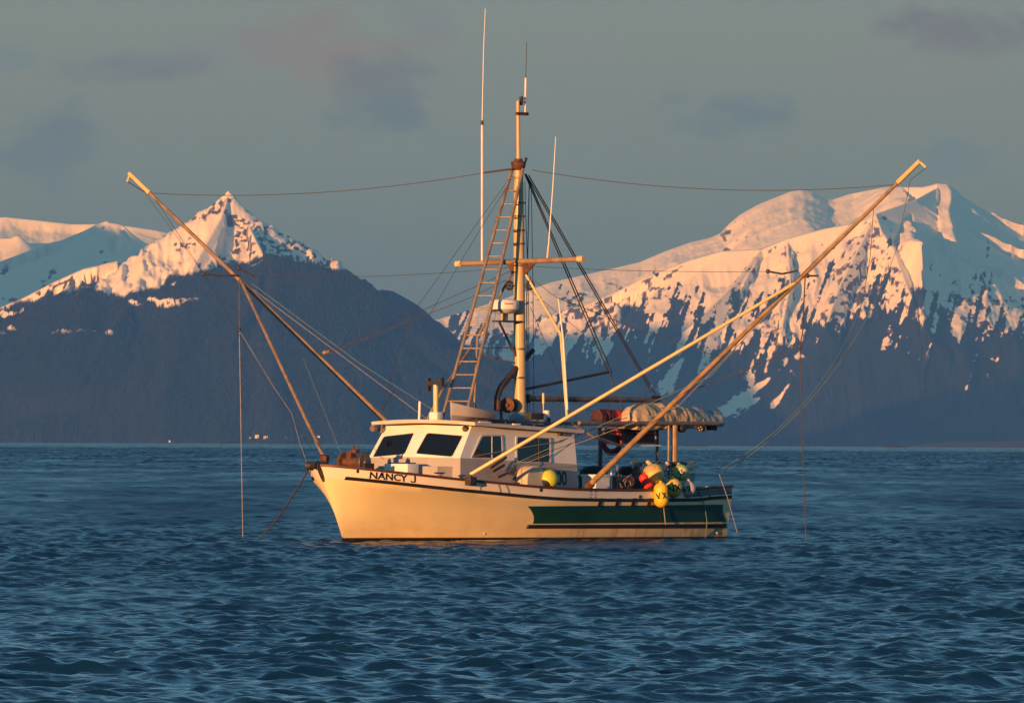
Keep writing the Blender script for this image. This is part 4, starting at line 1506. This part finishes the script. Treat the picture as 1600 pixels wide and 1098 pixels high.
# ================================================================== ROOF FITTINGS
c = loc(681, 652, Y=-.25)
k = Kit(); k.tube([c, loc(681, 601, Y=-.25)], .058, 12); stack = k.done('exhaust_stack', M['bright'], boat)
t = loc(682, 599, Y=-.25)
k = Kit(); k.box(t + V3(-.06, -.20, -.05), t + V3(.06, .14, .05)); k.box(t + V3(-.05, -.24, -.17), t + V3(.05, -.20, .12)); k.box(t + V3(-.05, .14, -.06), t + V3(.05, .19, .13)); k.done('stack_cowl', M['dark'], stack)
k = Kit(); z = roof_z(c.x) ; k.box((c.x - .12, c.y - .12, z), (c.x + .10, c.y + .12, z + .20), bevel=.03); k.done('stack_box', M['white'], stack)
c = loc(655, 656, Y=-.7)
k = Kit(); k.tube([c, loc(656, 627, Y=-.7)], .028, 8); k.done('short_post', M['plastic'], boat)
wire([loc(597, 642, Y=-1.3), loc(606, 626, Y=-1.3), loc(617, 607, Y=-1.3)], .014, 'dark', 'short_whip')
k = Kit(); k.box(loc(763, 661, Y=1.2), loc(808, 655, Y=1.2) + V3(0, -.6, 0), bevel=.015); k.done('roof_locker', M['dark'], boat)
k = Kit(); k.box(loc(750, 661.5, Y=1.38), loc(768, 658.5, Y=1.38) + V3(0, -.06, 0), bevel=.006); k.done('strip_lamp', M['plastic'], boat)
k = Kit(); k.box(loc(803, 664, Y=1.38), loc(814, 661.5, Y=1.38) + V3(0, -.06, 0), bevel=.006); k.done('strip_lamp', M['plastic'], boat)
for x0, x1 in (((745, 654), (893, 663)),):
    rod('roof_rail', [loc(*x0, Y=1.30), loc(*x1, Y=1.30)], .020, 'dark')
for px, py in ((747, 656), (790, 657.5), (835, 661), (880, 664)):
    b = loc(px, py, Y=1.30)
    rod('rail_stanchion', [b, V3(b.x, b.y, roof_z(b.x, b.y) - .01)], .016, 'dark')
k = Kit(); k.box(loc(830, 655, Y=1.0), loc(850, 645, Y=1.0) + V3(0, -.2, 0), bevel=.02); k.done('search_lamp', M['dark'], boat)
k = Kit(); b_ = loc(849, 636, Y=.3); k.tube([V3(b_.x, b_.y, roof_z(b_.x)), b_], .012, 6); k.tube([b_ + V3(0, 0, .08), loc(849, 614, Y=.3)], [.03, .03], 8); k.tube([b_, b_ + V3(0, 0, .09)], .015, 6); k.done('short_post', M['mast'], boat)

# small things lying on the roof
base = loc(733, 655, Y=.55); base.z = roof_z(base.x, base.y)
k = Kit()     # pram-shaped cover: pointed prow towards the bow, flat after end, sheer line
sec = [(0.62, 0.02, .42), (.42, .20, .36), (.15, .30, .30), (-.25, .34, .24), (-.62, .26, .16)]
rg = []
for x, hw, h in sec:
    rg.append([k.bm.verts.new(base + V3(x, y, z)) for y, z in ((-hw, h), (-hw * .75, h * .35), (0, .02), (hw * .75, h * .35), (hw, h), (0, h + .03))])
for p, q in zip(rg[:-1], rg[1:]):
    for i in range(6):
        k.bm.faces.new((p[i], p[(i + 1) % 6], q[(i + 1) % 6], q[i]))
k.bm.faces.new(rg[0]); k.bm.faces.new(list(reversed(rg[-1])))
gear(k, 'dinghy', M['grey'], 'small grey pram-bowed dinghy stowed on the cabin roof below the ladder', 'dinghy', base)
base = loc(827, 655, Y=.35); base.z = roof_z(base.x, base.y)
TARPB = worn('blue_grey_cloth', (.22, .30, .36), (.16, .22, .28), 3, .8, bump=.3)


def lumpy(k, a, b, r, seed, n=26, m=18, sq=1.0, amp=.22, flat=0.0):
    """a soft wrapped roll from a to b with sagging folds"""
    a, b = Vector(a), Vector(b)
    d = (b - a).normalized(); u = V3(0, 0, 1); w = d.cross(u).normalized()
    rng = random.Random(seed)
    ph = [rng.uniform(0, 6.28) for _ in range(8)]
    rings = []
    for i in range(n + 1):
        s = i / n
        end = min(1, (math.sin(math.pi * min(max(s, .0), 1)) * 3.2)) ** .5 if flat == 0 else max(.25, min(1, 8 * min(s, 1 - s) + .3))
        ring = []
        for j in range(m):
            t = 6.28319 * j / m
            q = 1 + amp * (.5 * math.sin(9 * s + ph[0] + 2 * t) + .35 * math.sin(21 * s + ph[1] - t) + .3 * math.sin(33 * s + ph[2] + 3 * t) + .25 * math.sin(5 * t + ph[3] + 4 * s))
            rr = r * q * max(end, .05)
            ring.append(k.bm.verts.new(a.lerp(b, s) + w * math.cos(t) * rr + u * math.sin(t) * rr * sq))
        rings.append(ring)
    for p, q in zip(rings[:-1], rings[1:]):
        for j in range(m):
            k.bm.faces.new((p[j], p[(j + 1) % m], q[(j + 1) % m], q[j]))
    k.bm.faces.new(rings[0]); k.bm.faces.new(list(reversed(rings[-1])))


k = Kit(); lumpy(k, base + V3(.55, 0, .14), base + V3(-.50, 0, .14), .19, 3, sq=.85, amp=.10, flat=1)
gear(k, 'raft_bundle', TARPB, 'blue-grey cloth bundle lying on the cabin roof behind the mast', 'bundle', base)
base = loc(854, 660, Y=.35); base.z = roof_z(base.x, base.y)
can = holder('canister', 'white upright canister with a blue label on the cabin roof', 'canister', base)
k = Kit(); k.lathe(base, (0, 0, 1), [(0, .075), (.0, .09), (.26, .09), (.30, .06), (.32, .075), (.38, .07), (.39, 0)], 16); k.done('canister_body', M['plastic'], can, base)
k = Kit(); k.lathe(base, (0, 0, 1), [(.05, .0905), (.05, .092), (.22, .092), (.22, .0905)], 16); k.done('canister_label', material('blue_label', (.03, .05, .16), .5), can, base)

# ================================================================== FOREDECK
c = loc(553, 722, Y=0)
k = Kit(); k.lathe(c + V3(0, -.30, 0), (0, 1, 0), [(-.03, 0), (-.03, .20), (.0, .215), (.03, .20), (.05, .11), (.50, .11), (.54, .21), (.58, .225), (.61, .20), (.61, .0)], 26)
winch = k.done('anchor_winch', M['rust'], boat)
k = Kit(); k.lathe(c + V3(0, .315, 0), (0, 1, 0), [(0, .0), (0, .205), (.012, .20), (.02, .06), (.05, .05), (.05, 0)], 26); k.done('winch_flange', M['steel'], winch)
k = Kit(); k.box(c + V3(-.09, -.16, .02), c + V3(.09, -.02, .24), bevel=.02); k.box(c + V3(-.07, -.10, .20), c + V3(.07, .10, .28), bevel=.015); k.tube([c + V3(0, -.02, .25), c + V3(0, -.02, .36)], .03, 8); k.tube([c + V3(0, .08, .25), c + V3(0, .12, .34)], .02, 6); k.done('winch_gear', M['rust'], winch)
for dy in (-.38, .42):
    k = Kit(); k.box(c + V3(-.16, dy - .03, -.42), c + V3(.16, dy + .03, -.02)); k.done('winch_stand', M['dark'], winch)
c = loc(489, 727, Y=-.12)
k = Kit(); k.lathe(c + V3(0, -.14, 0), (0, 1, 0), [(0, .03), (0, .10), (.05, .075), (.22, .075), (.28, .10), (.28, .03)], 16); roller = k.done('anchor_roller', M['dark'], boat)
k = Kit(); k.box(c + V3(-.32, -.17, -.10), c + V3(.04, -.14, .06)); k.box(c + V3(-.32, .15, -.10), c + V3(.04, .18, .06)); k.done('roller_cheek', M['dark'], roller)
# chain running down into the water
pts = sagged(c + V3(.08, 0, 0), loc(407, 840, Z=-.05), .12, 30)
k = Kit(); k.tube(pts, .018, 6)
for i, p in enumerate(pts[:-1]):
    d = (pts[i + 1] - p).normalized()
    k.torus(p, d.orthogonal(), .028, .011, 8, 5)
k.done('anchor_chain', M['cord'], boat)
c = loc(625, 727, Y=.32)
k = Kit(); k.box(c + V3(-.24, -.34, -.30), c + V3(.14, .34, .04), bevel=.02); hatch = k.done('deck_hatch', M['white'], boat)
k = Kit(); k.box(c + V3(-.24, -.30, .04), c + V3(.06, .26, .065), bevel=.008); k.done('hatch_lid', M['black'], hatch)
for px, py in ((690, 740),):
    c = on_hull(px, py); c.y -= .06
    k = Kit(); k.box(c + V3(-.16, -.02, .0), c + V3(.16, .02, .035), bevel=.012); k.tube([c + V3(-.06, 0, .02), c + V3(-.06, 0, -.05)], .02, 6); k.done('cleat', M['dark' if px < 650 else 'rail'], boat)

# ================================================================== SIDE DECK AND COCKPIT
c = loc(829, 760, Y=1.60)
lk = holder('rope_locker', 'beige round-topped locker on the side deck beneath the rear cabin window', 'locker', c)
k = Kit()
prof = [V3(0, -.14, 0), V3(0, .14, 0)] + [V3(0, .14 * math.cos(a) if a > 1.57 else .14, 0) for a in ()]
arc = [(.30 * math.cos(t), .30 * math.sin(t)) for t in [math.pi * i / 14 for i in range(15)]]
out = [(-.30, -.30)] + [(.30, -.30)] + [(x, z) for x, z in arc]
k.slab([c + V3(x, -.16, z + .16) for x, z in out], (0, .32, 0))
k.done('locker_body', worn('beige_gelcoat', (.62, .54, .40), (.50, .44, .33), 3, .5), lk, c, bevel=.02)
for (a, b) in (((765, 733), (790, 716)), ((769, 738.5), (787, 728)), ((777, 747), (805, 735))):
    pa, pb_ = loc(*a, Y=1.48), loc(*b, Y=1.40)
    k = Kit(); d = (pb_ - pa)
    k.slab([pa, pa + V3(0, 0, .05), pb_ + V3(0, 0, .05), pb_], (0, .04, 0))
    which = {765: 'longest brown timber slat, uppermost on the grey cabin side', 769: 'short brown timber slat, middle one on the grey cabin side', 777: 'brown timber slat lowest on the grey cabin side beside the locker'}[a[0]]
    gear(k, 'timber_slat', M['rail'], which, 'slat', pa, 'timber slats against the cabin side')


def buoy_mat(name, c1, c2, **kw):
    return worn(name, c1, c2, 3.0, .5, lo=.35, hi=.72, **kw)


YEL = buoy_mat('yellow_buoy', (.82, .55, .04), (.74, .45, .03))
YGR = buoy_mat('yellow_green_buoy', (.62, .62, .05), (.45, .52, .06))
OCH = buoy_mat('faded_yellow_buoy', (.72, .52, .12), (.60, .44, .13))
RED = buoy_mat('red_buoy', (.75, .045, .03), (.60, .03, .025))
GRN = buoy_mat('green_buoy', (.40, .50, .14), (.30, .42, .12))
PAL = buoy_mat('pale_buoy', (.66, .58, .46), (.52, .46, .38))
BLK = M['black']


def on_ball(name, text, c, r, px_dir, size, parent, base, roll=0.0, sy=1.0, axis=V3(0, 0, 1)):
    """lettering wrapped on a round buoy where it faces the landing"""
    v, f = text_mesh(text, size, .02)
    v = v - v.max(0) / 2
    cr, sr = math.cos(roll), math.sin(roll)
    o = (BI @ CAM - c).normalized()
    right = V3(0, 0, 1).cross(o).normalized(); up = o.cross(right)
    co = []
    for x, y in v:
        x, y = x * cr - y * sr + px_dir[0], x * sr + y * cr + px_dir[1]
        d = (o * math.cos(math.hypot(x, y) / r) + (right * x + up * y) / max(1e-6, math.hypot(x, y)) * math.sin(math.hypot(x, y) / r)).normalized()
        p = d * (r + .004)
        if sy != 1.0:
            h = p.dot(axis); p = p + axis * h * (sy - 1)
        co.append(c + p - base)
    return mesh_from(name, co, f, BLK, parent)


def buoy(name, label, px, py, r_px, Y, mat, sy=1.0, axis=(0, 0, 1), text=None, tsize=.1, tdir=(0, 0), roll=0, end=None, patch=None):
    c = loc(px, py, Y=Y)
    r = r_px / 70.3
    ax = Vector(axis).normalized()
    b = holder(name, label, 'buoy', c, 'fishing buoys')
    k = Kit()
    if sy > 1.2:
        h = r * (sy - 1)
        prof = [(-h - r * math.cos(t), r * math.sin(t)) for t in [1.5708 * i / 9 for i in range(10)]] + [(h + r * math.sin(t), r * math.cos(t)) for t in [1.5708 * i / 9 for i in range(1, 10)]] + [(h + r, 0)]
        k.lathe(c, ax, prof, 26)
    else:
        k.ball(c, r, ax, sy, 26)
    k.done('buoy_body', mat, b, c, smooth=60)
    k = Kit(); k.lathe(c + ax * (r * sy) if sy <= 1.2 else c + ax * (r * sy), ax, [(-.02, r * .30), (.012, r * .22), (.028, r * .14), (.04, r * .14), (.045, 0)], 14)
    k.done('buoy_eye', end or mat, b, c)
    if patch:
        m_, pd, pr = patch
        o = (BI @ CAM - c).normalized(); right = V3(0, 0, 1).cross(o).normalized(); up = o.cross(right)
        k = Kit()
        cd = (o + right * pd[0] + up * pd[1]).normalized()
        k.lathe(c, cd, [(r * math.cos(t) + .002, r * math.sin(t)) for t in [pr * i / 8 for i in range(9)]], 24)
        k.done('buoy_patch', m_, b, c, smooth=60)
    if text:
        on_ball('buoy_lettering', text, c, r, tdir, tsize, b, c, roll, sy if sy > 1.2 else 1.0, ax)
    return b


buoy('round_buoy', 'lime-yellow ball buoy with a black end lying on the rail beside the cabin number', 855.5, 748.5, 16.5, 1.72, YGR, axis=(.25, .55, -.8), end=BLK, patch=(BLK, (-.45, -.85), .62))
buoy('round_buoy', 'largest buoy, faded ochre ball on top of the cluster at the stern rail', 1021, 740, 16.5, 1.86, OCH, axis=(.2, -.3, 1), patch=(buoy_mat('scuffed_band', (.52, .40, .16), (.40, .32, .15)), (-.55, .95), .62))
buoy('long_buoy', 'orange-yellow bullet-shaped buoy hanging lowest over the white side', 1033, 773, 11.6, 2.12, YEL, sy=1.72, axis=(.12, .05, 1), text='XX :', tsize=.14, tdir=(.05, -.02), roll=.25)
buoy('round_buoy', 'small red ball buoy, upper of the two red ones beside the net', 1006, 747, 7.6, 1.80, RED)
buoy('round_buoy', 'small red ball buoy resting on the rail, lower of the red pair', 1011, 756, 9, 1.86, RED, axis=(.5, .4, -.5))
CREAM = buoy_mat('cream_patch', (.70, .66, .45), (.60, .56, .38))
buoy('round_buoy', 'green ball buoy marked 55 on a cream patch, highest at the right of the cluster', 1063.5, 738.5, 13.5, 1.80, GRN, axis=(0, -.3, 1), text='55', tsize=.13, tdir=(.01, .0), roll=.6, patch=(CREAM, (.1, .02), .62))
buoy('round_buoy', 'olive and yellow buoy lettered NX, between the bullet buoy and the pale one', 1051.5, 762, 14.5, 1.95, OCH, sy=1.1, axis=(.1, 0, 1), text='NX', tsize=.16, tdir=(.04, 0), roll=.2, patch=(GRN, (-.5, .75), .8))
buoy('round_buoy', 'pale grey buoy painted with 69, lowest at the right of the cluster', 1074, 763.5, 13.5, 1.90, PAL, axis=(.1, .2, 1), text='69', tsize=.15, tdir=(-.02, 0), roll=.1)

# white tote
c = loc(932, 764, Y=1.55); c.z -= .12
tote = holder('fish_tote', 'white plastic tote with a dark slot standing inside the rail behind the pole foot', 'tote', c)
k = Kit(); k.slab([c + V3(-.24, -.22, 0), c + V3(.24, -.22, 0), c + V3(.24, .18, 0), c + V3(-.24, .18, 0)], (0, 0, .42)); k.done('tote_body', M['plastic'], tote, c, bevel=.02)
k = Kit(); k.box(c + V3(-.27, -.25, .40), c + V3(.27, .21, .45), bevel=.012); k.done('tote_rim', M['plastic'], tote, c)
k = Kit(); k.box(c + V3(.242, -.08, .24), c + V3(.252, .08, .30)); k.done('tote_handle', M['rust'], tote, c)
for px, lab in ((927, 'black rubber tub behind the white tote, nearer the cabin'), (984, 'black rubber tub nearest the buoys, beside the net')):
    c = loc(px, 764, Y=.55); c.z = .80
    t = holder('rubber_tub', lab, 'tub', c, 'black rubber tubs')
    k = Kit(); k.lathe(c, (0, 0, 1), [(0, .24), (.04, .29), (.25, .33), (.60, .345), (.74, .30), (.82, .18), (.84, 0)], 24); k.done('tub_body', M['black'], t, c, smooth=50)
    k = Kit(); k.torus(c + V3(0, 0, .60), (0, 0, 1), .35, .018, 24, 6); k.done('tub_rim', M['black'], t, c)
# hauling gear bolted to the deck
c = loc(966, 764, Y=1.30)
k = Kit(); k.box(c + V3(-.28, -.18, -.25), c + V3(.26, .16, .30), bevel=.03); gur = k.done('line_hauler', M['steel'], boat)
k = Kit(); k.tube([loc(955, 763, Y=1.5), loc(955, 732, Y=1.5)], .022, 8); k.done('hauler_lever', M['plastic'], gur)
k = Kit(); k.tube([loc(965, 728, Y=1.35), loc(965, 738, Y=1.38), loc(969, 746, Y=1.4), loc(966, 755, Y=1.4)], .028, 8); k.done('hauler_hose', M['alu'], gur)
k = Kit(); k.lathe(c + V3(-.1, .20, .18), (0, 1, 0), [(0, .04), (0, .12), (.03, .08), (.07, .08), (.10, .12), (.10, 0)], 16); k.done('hauler_spool', M['alu'], gur)
k = Kit()
rng = random.Random(5)
for _ in range(12):
    a = loc(970 + rng.uniform(-4, 14), 750 + rng.uniform(-4, 14), Y=1.62); b = a + V3(rng.uniform(-.2, .2), .02, rng.uniform(-.14, .14))
    k.tube([a, (a + b) / 2 + V3(0, .02, .03), b], .008, 5)
k.done('line_tangle', M['rope'], gur)
# net hung along the after rail
NET = worn('blue_grey_twine', (.10, .17, .19), (.06, .10, .12), 9, .8)
x0, x1 = loc(986, 740, Y=1.25).x, loc(1085, 740, Y=1.25).x
zt, zb_ = loc(1030, 723, Y=1.25).z, .95
k = Kit()
nx = 26
for i in range(-10, nx + 1):
    for s in (1, -1):
        p, q = [], []
        xa = x0 + (x1 - x0) * i / nx; xb = x0 + (x1 - x0) * (i + 9) / nx
        if s < 0: xa, xb = xb, xa
        pts = []
        for j in range(9):
            x = xa + (xb - xa) * j / 8; z = zt + (zb_ - zt) * j / 8
            if min(x0, x1) <= x <= max(x0, x1):
                pts.append(V3(x, 1.25 + .05 * math.sin(x * 5 + z * 4), z - .04 * math.sin((x - x0) * 3) ** 2))
        if len(pts) > 1:
            k.tube(pts, .009, 4)
k.tube([V3(x0 + (x1 - x0) * t / 20, 1.25 + .04 * math.sin(t), zt + .02 * math.sin(t * 1.7)) for t in range(21)], .03, 6)
net = gear(k, 'fishing_net', NET, 'blue-grey netting hung along the stern rail behind the buoys', 'net', (x0, 1.25, .95))
FLT = [(1013, 722), (1043, 724)]
for px, py in FLT:
    k = Kit(); c = loc(px, py, Y=1.3); k.ball(c, .05, (1, 0, .2), 1.4, 10)
    o = k.done('net_float', PAL, None, (x0, 1.25, .95)); o.parent = net

# ---- after gantry
GY, GS = 1.15, -1.15
def post(px, y0, y1, Y, r, mat):
    a, b = loc(px, y0, Y=Y), loc(px, y1, Y=Y)
    return rod('gantry_post', [V3(b.x, b.y, .85), a], r, mat)
gp = post(1054, 664, 725, GY, .070, 'pole'); post(1045, 664, 725, GY, .028, 'alu')
post(1027, 668, 725, .55, .035, 'steel'); post(938, 668, 740, GS + .5, .050, 'steel')
xa, xb = loc(905, 661, Y=GY), loc(1122, 661.5, Y=GY)
GAN = rod('gantry_beam', [xa, xb], .050, 'alu')
ya, yb_ = V3(xa.x - 1.1, GS, xa.z), V3(xb.x, GS, xb.z)
rod('gantry_beam', [ya, yb_], .045, 'alu')
for t in (.0, .35, .62, .97):
    rod('gantry_rung', [xa.lerp(xb, .25 + t * .75), ya.lerp(yb_, t)], .032, 'steel')
rod('gantry_beam', [loc(985, 696.5, Y=GY), loc(1032, 696, Y=GY)], .020, 'plastic')
rod('gantry_beam', [loc(1050, 668, Y=GY), loc(1088, 668.5, Y=GY)], .016, 'alu')
for px in (1094, 1099):
    c = loc(px, 668, Y=GY + .05)
    k = Kit(); k.lathe(c, (.6, .5, -.3), [(-.08, .03), (-.05, .065), (.04, .08), (.06, .07), (.04, 0)], 14); k.tube([c, c + V3(0, -.05, .10)], .02, 6); dl = k.done('deck_lamp', M['dark'], boat)
    for q in range(4):
        an = q * 1.57 + .4
        n_ = V3(.6, .5, -.3).normalized(); u = n_.orthogonal().normalized(); w = n_.cross(u)
        k = Kit(); k.ball(c + n_ * .055 + (u * math.cos(an) + w * math.sin(an)) * .04, .014, n=6); k.done('lamp_cell', M['bright'], dl)
k = Kit(); k.box(loc(1110, 672, Y=1.0), loc(1121, 664, Y=1.0) + V3(0, -.2, 0), bevel=.02); k.done('beam_bracket', M['dark'], boat)
k = Kit(); k.ball(loc(1065, 669, Y=GY), .10, (1, 0, 0), 1.2, 12); k.done('beam_bracket', M['dark'], boat)
# tinted screen under the gantry
a, b = loc(942, 669, Y=.75), loc(1023, 692, Y=.75)
k = Kit(); k.box((b.x, .70, b.z), (a.x, .75, a.z), bevel=.01); scr = k.done('wind_screen', worn('brown_canvas', (.11, .075, .05), (.07, .05, .04), 4, .6), boat)
k = Kit()
for q in ((a, V3(a.x, a.y, b.z)), (V3(b.x, b.y, a.z), b)):
    k.tube([q[0] + V3(0, .03, 0), q[1] + V3(0, .03, 0)], .018, 6)
k.tube([V3(a.x, .78, b.z), V3(b.x, .78, b.z)], .018, 6)
k.done('screen_frame', M['steel'], scr)
k = Kit(); k.box(loc(1002, 678, Y=.95), loc(1024, 668, Y=.95) + V3(0, -.3, -.1), bevel=.03); k.done('gantry_box', M['rail'], boat)

# ---- things stowed on the gantry
CANV = worn('tan_canvas', (.55, .43, .28), (.46, .35, .22), 5, .85, bump=.5)


def heap(k, a, b, width, prof, seed, n=90, m=34, fold=.05, skirt=.0):
    """cloth thrown over a pile: humped cross-sections between a and b, creased and sagging"""
    a, b = Vector(a), Vector(b)
    d = (b - a); L_ = d.length; d.normalize(); w = V3(0, 0, 1).cross(d).normalized()
    S, T = np.meshgrid(np.linspace(0, 1, n + 1), np.linspace(-1, 1, m + 1), indexing='ij')
    top = pchip([p[0] for p in prof], [p[1] for p in prof], S)
    half_w = width * (.78 + .22 * fbm(S * 5 + seed, T * 0 + 2.5, 2, seed))
    ang = T * 2.05
    yy = np.sin(ang) * half_w
    zz = np.where(np.abs(ang) < 1.5708, np.cos(ang), np.cos(ang) * .42) * top
    crease = ridged(S * L_ * 2.6 + T * .9 + seed, T * .8 + S * 1.3, 3, seed + 4, .6) - .6
    crease2 = fbm(S * L_ * 6 - T * 1.5, T * 2.2 + seed, 3, seed + 8) - .5
    push = fold * (1.5 * crease + 1.1 * crease2)
    yy = yy + np.sin(ang) * push; zz = zz + np.cos(ang) * push - skirt * sstep(.72, 1, np.abs(T)) * (.3 + fbm(S * 9, T, 2, seed + 2))
    vs = [[k.bm.verts.new(a + d * (S[i, j] * L_) + w * yy[i, j] + V3(0, 0, zz[i, j])) for j in range(m + 1)] for i in range(n + 1)]
    for i in range(n):
        for j in range(m):
            k.bm.faces.new((vs[i][j], vs[i + 1][j], vs[i + 1][j + 1], vs[i][j + 1]))
    for e in (vs[0], vs[-1]):
        k.bm.faces.new(e)
    k.bm.faces.new([vs[i][0] for i in range(n + 1)] + [vs[i][m] for i in range(n, -1, -1)])


a, b = loc(979, 660, Y=.80), loc(1084, 660, Y=.80)
base = (a + b) / 2; base.z = xa.z
roll = holder('canvas_roll', 'rumpled tan canvas bundle lashed on top of the stern gantry', 'canvas bundle', base)
k = Kit(); heap(k, a, b, .36, [(0, .24), (.06, .36), (.3, .42), (.55, .43), (.8, .36), (1, .24)], 11, skirt=.10)
k.done('canvas_body', CANV, roll, base, smooth=80)
k = Kit(); heap(k, a.lerp(b, .82), loc(1119, 662, Y=.80), .31, [(0, .26), (.2, .37), (.5, .36), (.75, .25), (.88, .33), (.95, .30), (1, .06)], 7, n=60, fold=.045)
k.done('canvas_tail', worn('grey_tarpaulin', (.30, .31, .30), (.20, .22, .23), 4, .45, bump=.5), roll, base, smooth=80)
for t in (.22, .60):
    c = a.lerp(b, t)
    k = Kit(); k.tube([c + V3(0, .40 * math.sin(q), .455 * math.cos(q)) for q in [-1.6 + .16 * i for i in range(21)]], .010, 5); k.done('lashing', M['cord'], roll, base)
a, b = loc(930, 652, Y=.5), loc(977, 651, Y=.5)
base = (a + b) / 2; base.z = xa.z
bag = holder('gear_bag', 'bright red rolled bag with a dark end on the gantry beside the tan canvas', 'bag', base)
RCL = worn('red_cloth', (.55, .03, .02), (.38, .02, .018), 5, .7, bump=.4)
k = Kit(); lumpy(k, a.lerp(b, .40), b, .16, 21, n=20, amp=.10, flat=1); k.done('bag_body', RCL, bag, base, smooth=70)
k = Kit(); lumpy(k, a, a.lerp(b, .48), .175, 22, n=20, amp=.14, flat=1); k.done('bag_end', worn('dark_red_cloth', (.11, .018, .018), (.03, .02, .02), 6, .8, bump=.4), bag, base, smooth=70)
# life ring
c = loc(956, 688, X=-2.55)
ring = holder('life_ring', 'dark red life ring hanging on edge under the stern gantry', 'life ring', c)
k = Kit(); k.torus(c, (1, .1, 0), .245, .058, 40, 14); k.done('ring_body', worn('faded_red', (.36, .028, .025), (.26, .02, .02), 5, .6), ring, c, smooth=80)
k = Kit(); k.tube([c + V3(0, .31 * math.cos(t), -.33 * math.sin(t) + .0) for t in [i * 6.28 / 28 for i in range(29)]], .010, 5, caps=False); k.done('grab_line', M['dark'], ring, c)
rod('ring_hanger', [c + V3(0, 0, .28), V3(c.x, c.y, xa.z)], .014, 'dark')
rod('gantry_beam', [V3(c.x, GS, xa.z), V3(c.x, GY, xa.z)], .03, 'steel')

# ================================================================== houses along the far left shore
HW = worn('pale_house_wall', (.72, .70, .66), (.62, .60, .56), .2, .8)
HG = worn('grey_house_wall', (.36, .37, .38), (.30, .30, .31), .2, .8)
HR = worn('house_roof', (.10, .095, .09), (.07, .065, .06), .2, .8)


def house(px, py, w, h, label, mat):
    X_, Y_, H_, _ = wood_grid
    p0 = far(px, py, 28 * K)
    col = int(np.argmin(np.abs(X_[0] - p0.x)))
    want = CAM_H + (far(px, py, 28 * K).z - CAM_H) / (28 * K) * Y_[:, col]
    row = int(np.argmax(H_[:, col] > want))
    D = float(Y_[row, col])
    p = far(px, py, D)
    base = Vector((p.x, D, p.z - 3.0))
    o = bpy.data.objects.new('house', None); COL.objects.link(o); o.location = base
    tag(o, label, 'house', 'houses along the far shore')
    ww, hh = w * D / F, h * D / F
    zb = 3.0
    k = Kit()
    k.slab([V3(-ww / 2, -4, 0), V3(ww / 2, -4, 0), V3(ww / 2, 6, 0), V3(-ww / 2, 6, 0)], (0, 0, zb + hh))
    wl = k.done('wall', mat, o, smooth=0)
    k = Kit()
    r = [V3(-ww / 2 - .6, -4.6, zb + hh), V3(-ww / 2 - .6, 6.6, zb + hh), V3(-ww / 2 - .6, 1, zb + hh * 1.45)]
    k.slab(r, (ww + 1.2, 0, 0)); k.done('roof', HR, o, smooth=0)
    for s in (-.25, .25):
        k = Kit(); k.box((s * ww - ww * .09, -4.12, zb + hh * .35), (s * ww + ww * .09, -4.02, zb + hh * .75)); k.done('window', M['glass'], o, smooth=0)


for px, py, w, h, lab, mt in ((401.5, 683.0, 6, 3.6, 'largest white house on the far left shore', HW), (415, 684.5, 6, 3.2, 'second largest white house, just right of the largest on the shore', HW),
                              (391.5, 684.0, 4, 1.6, 'small grey house at the left end of the shore row', HG), (436, 685.3, 5, 1.8, 'low grey house in the middle of the shore row', HG),
                              (447, 685.8, 4, 2.0, 'small white house right of the low grey one', HW), (471, 681.5, 4, 2.2, 'grey house high behind the bow stay line', HG),
                              (498, 683.5, 4, 2.6, 'white house at the right end of the shore row, beside the stay pole', HW), (265, 689.2, 2.4, 1.6, 'tiny lone white hut far left on the shore', HW)):
    house(px, py, w, h, lab, mt)
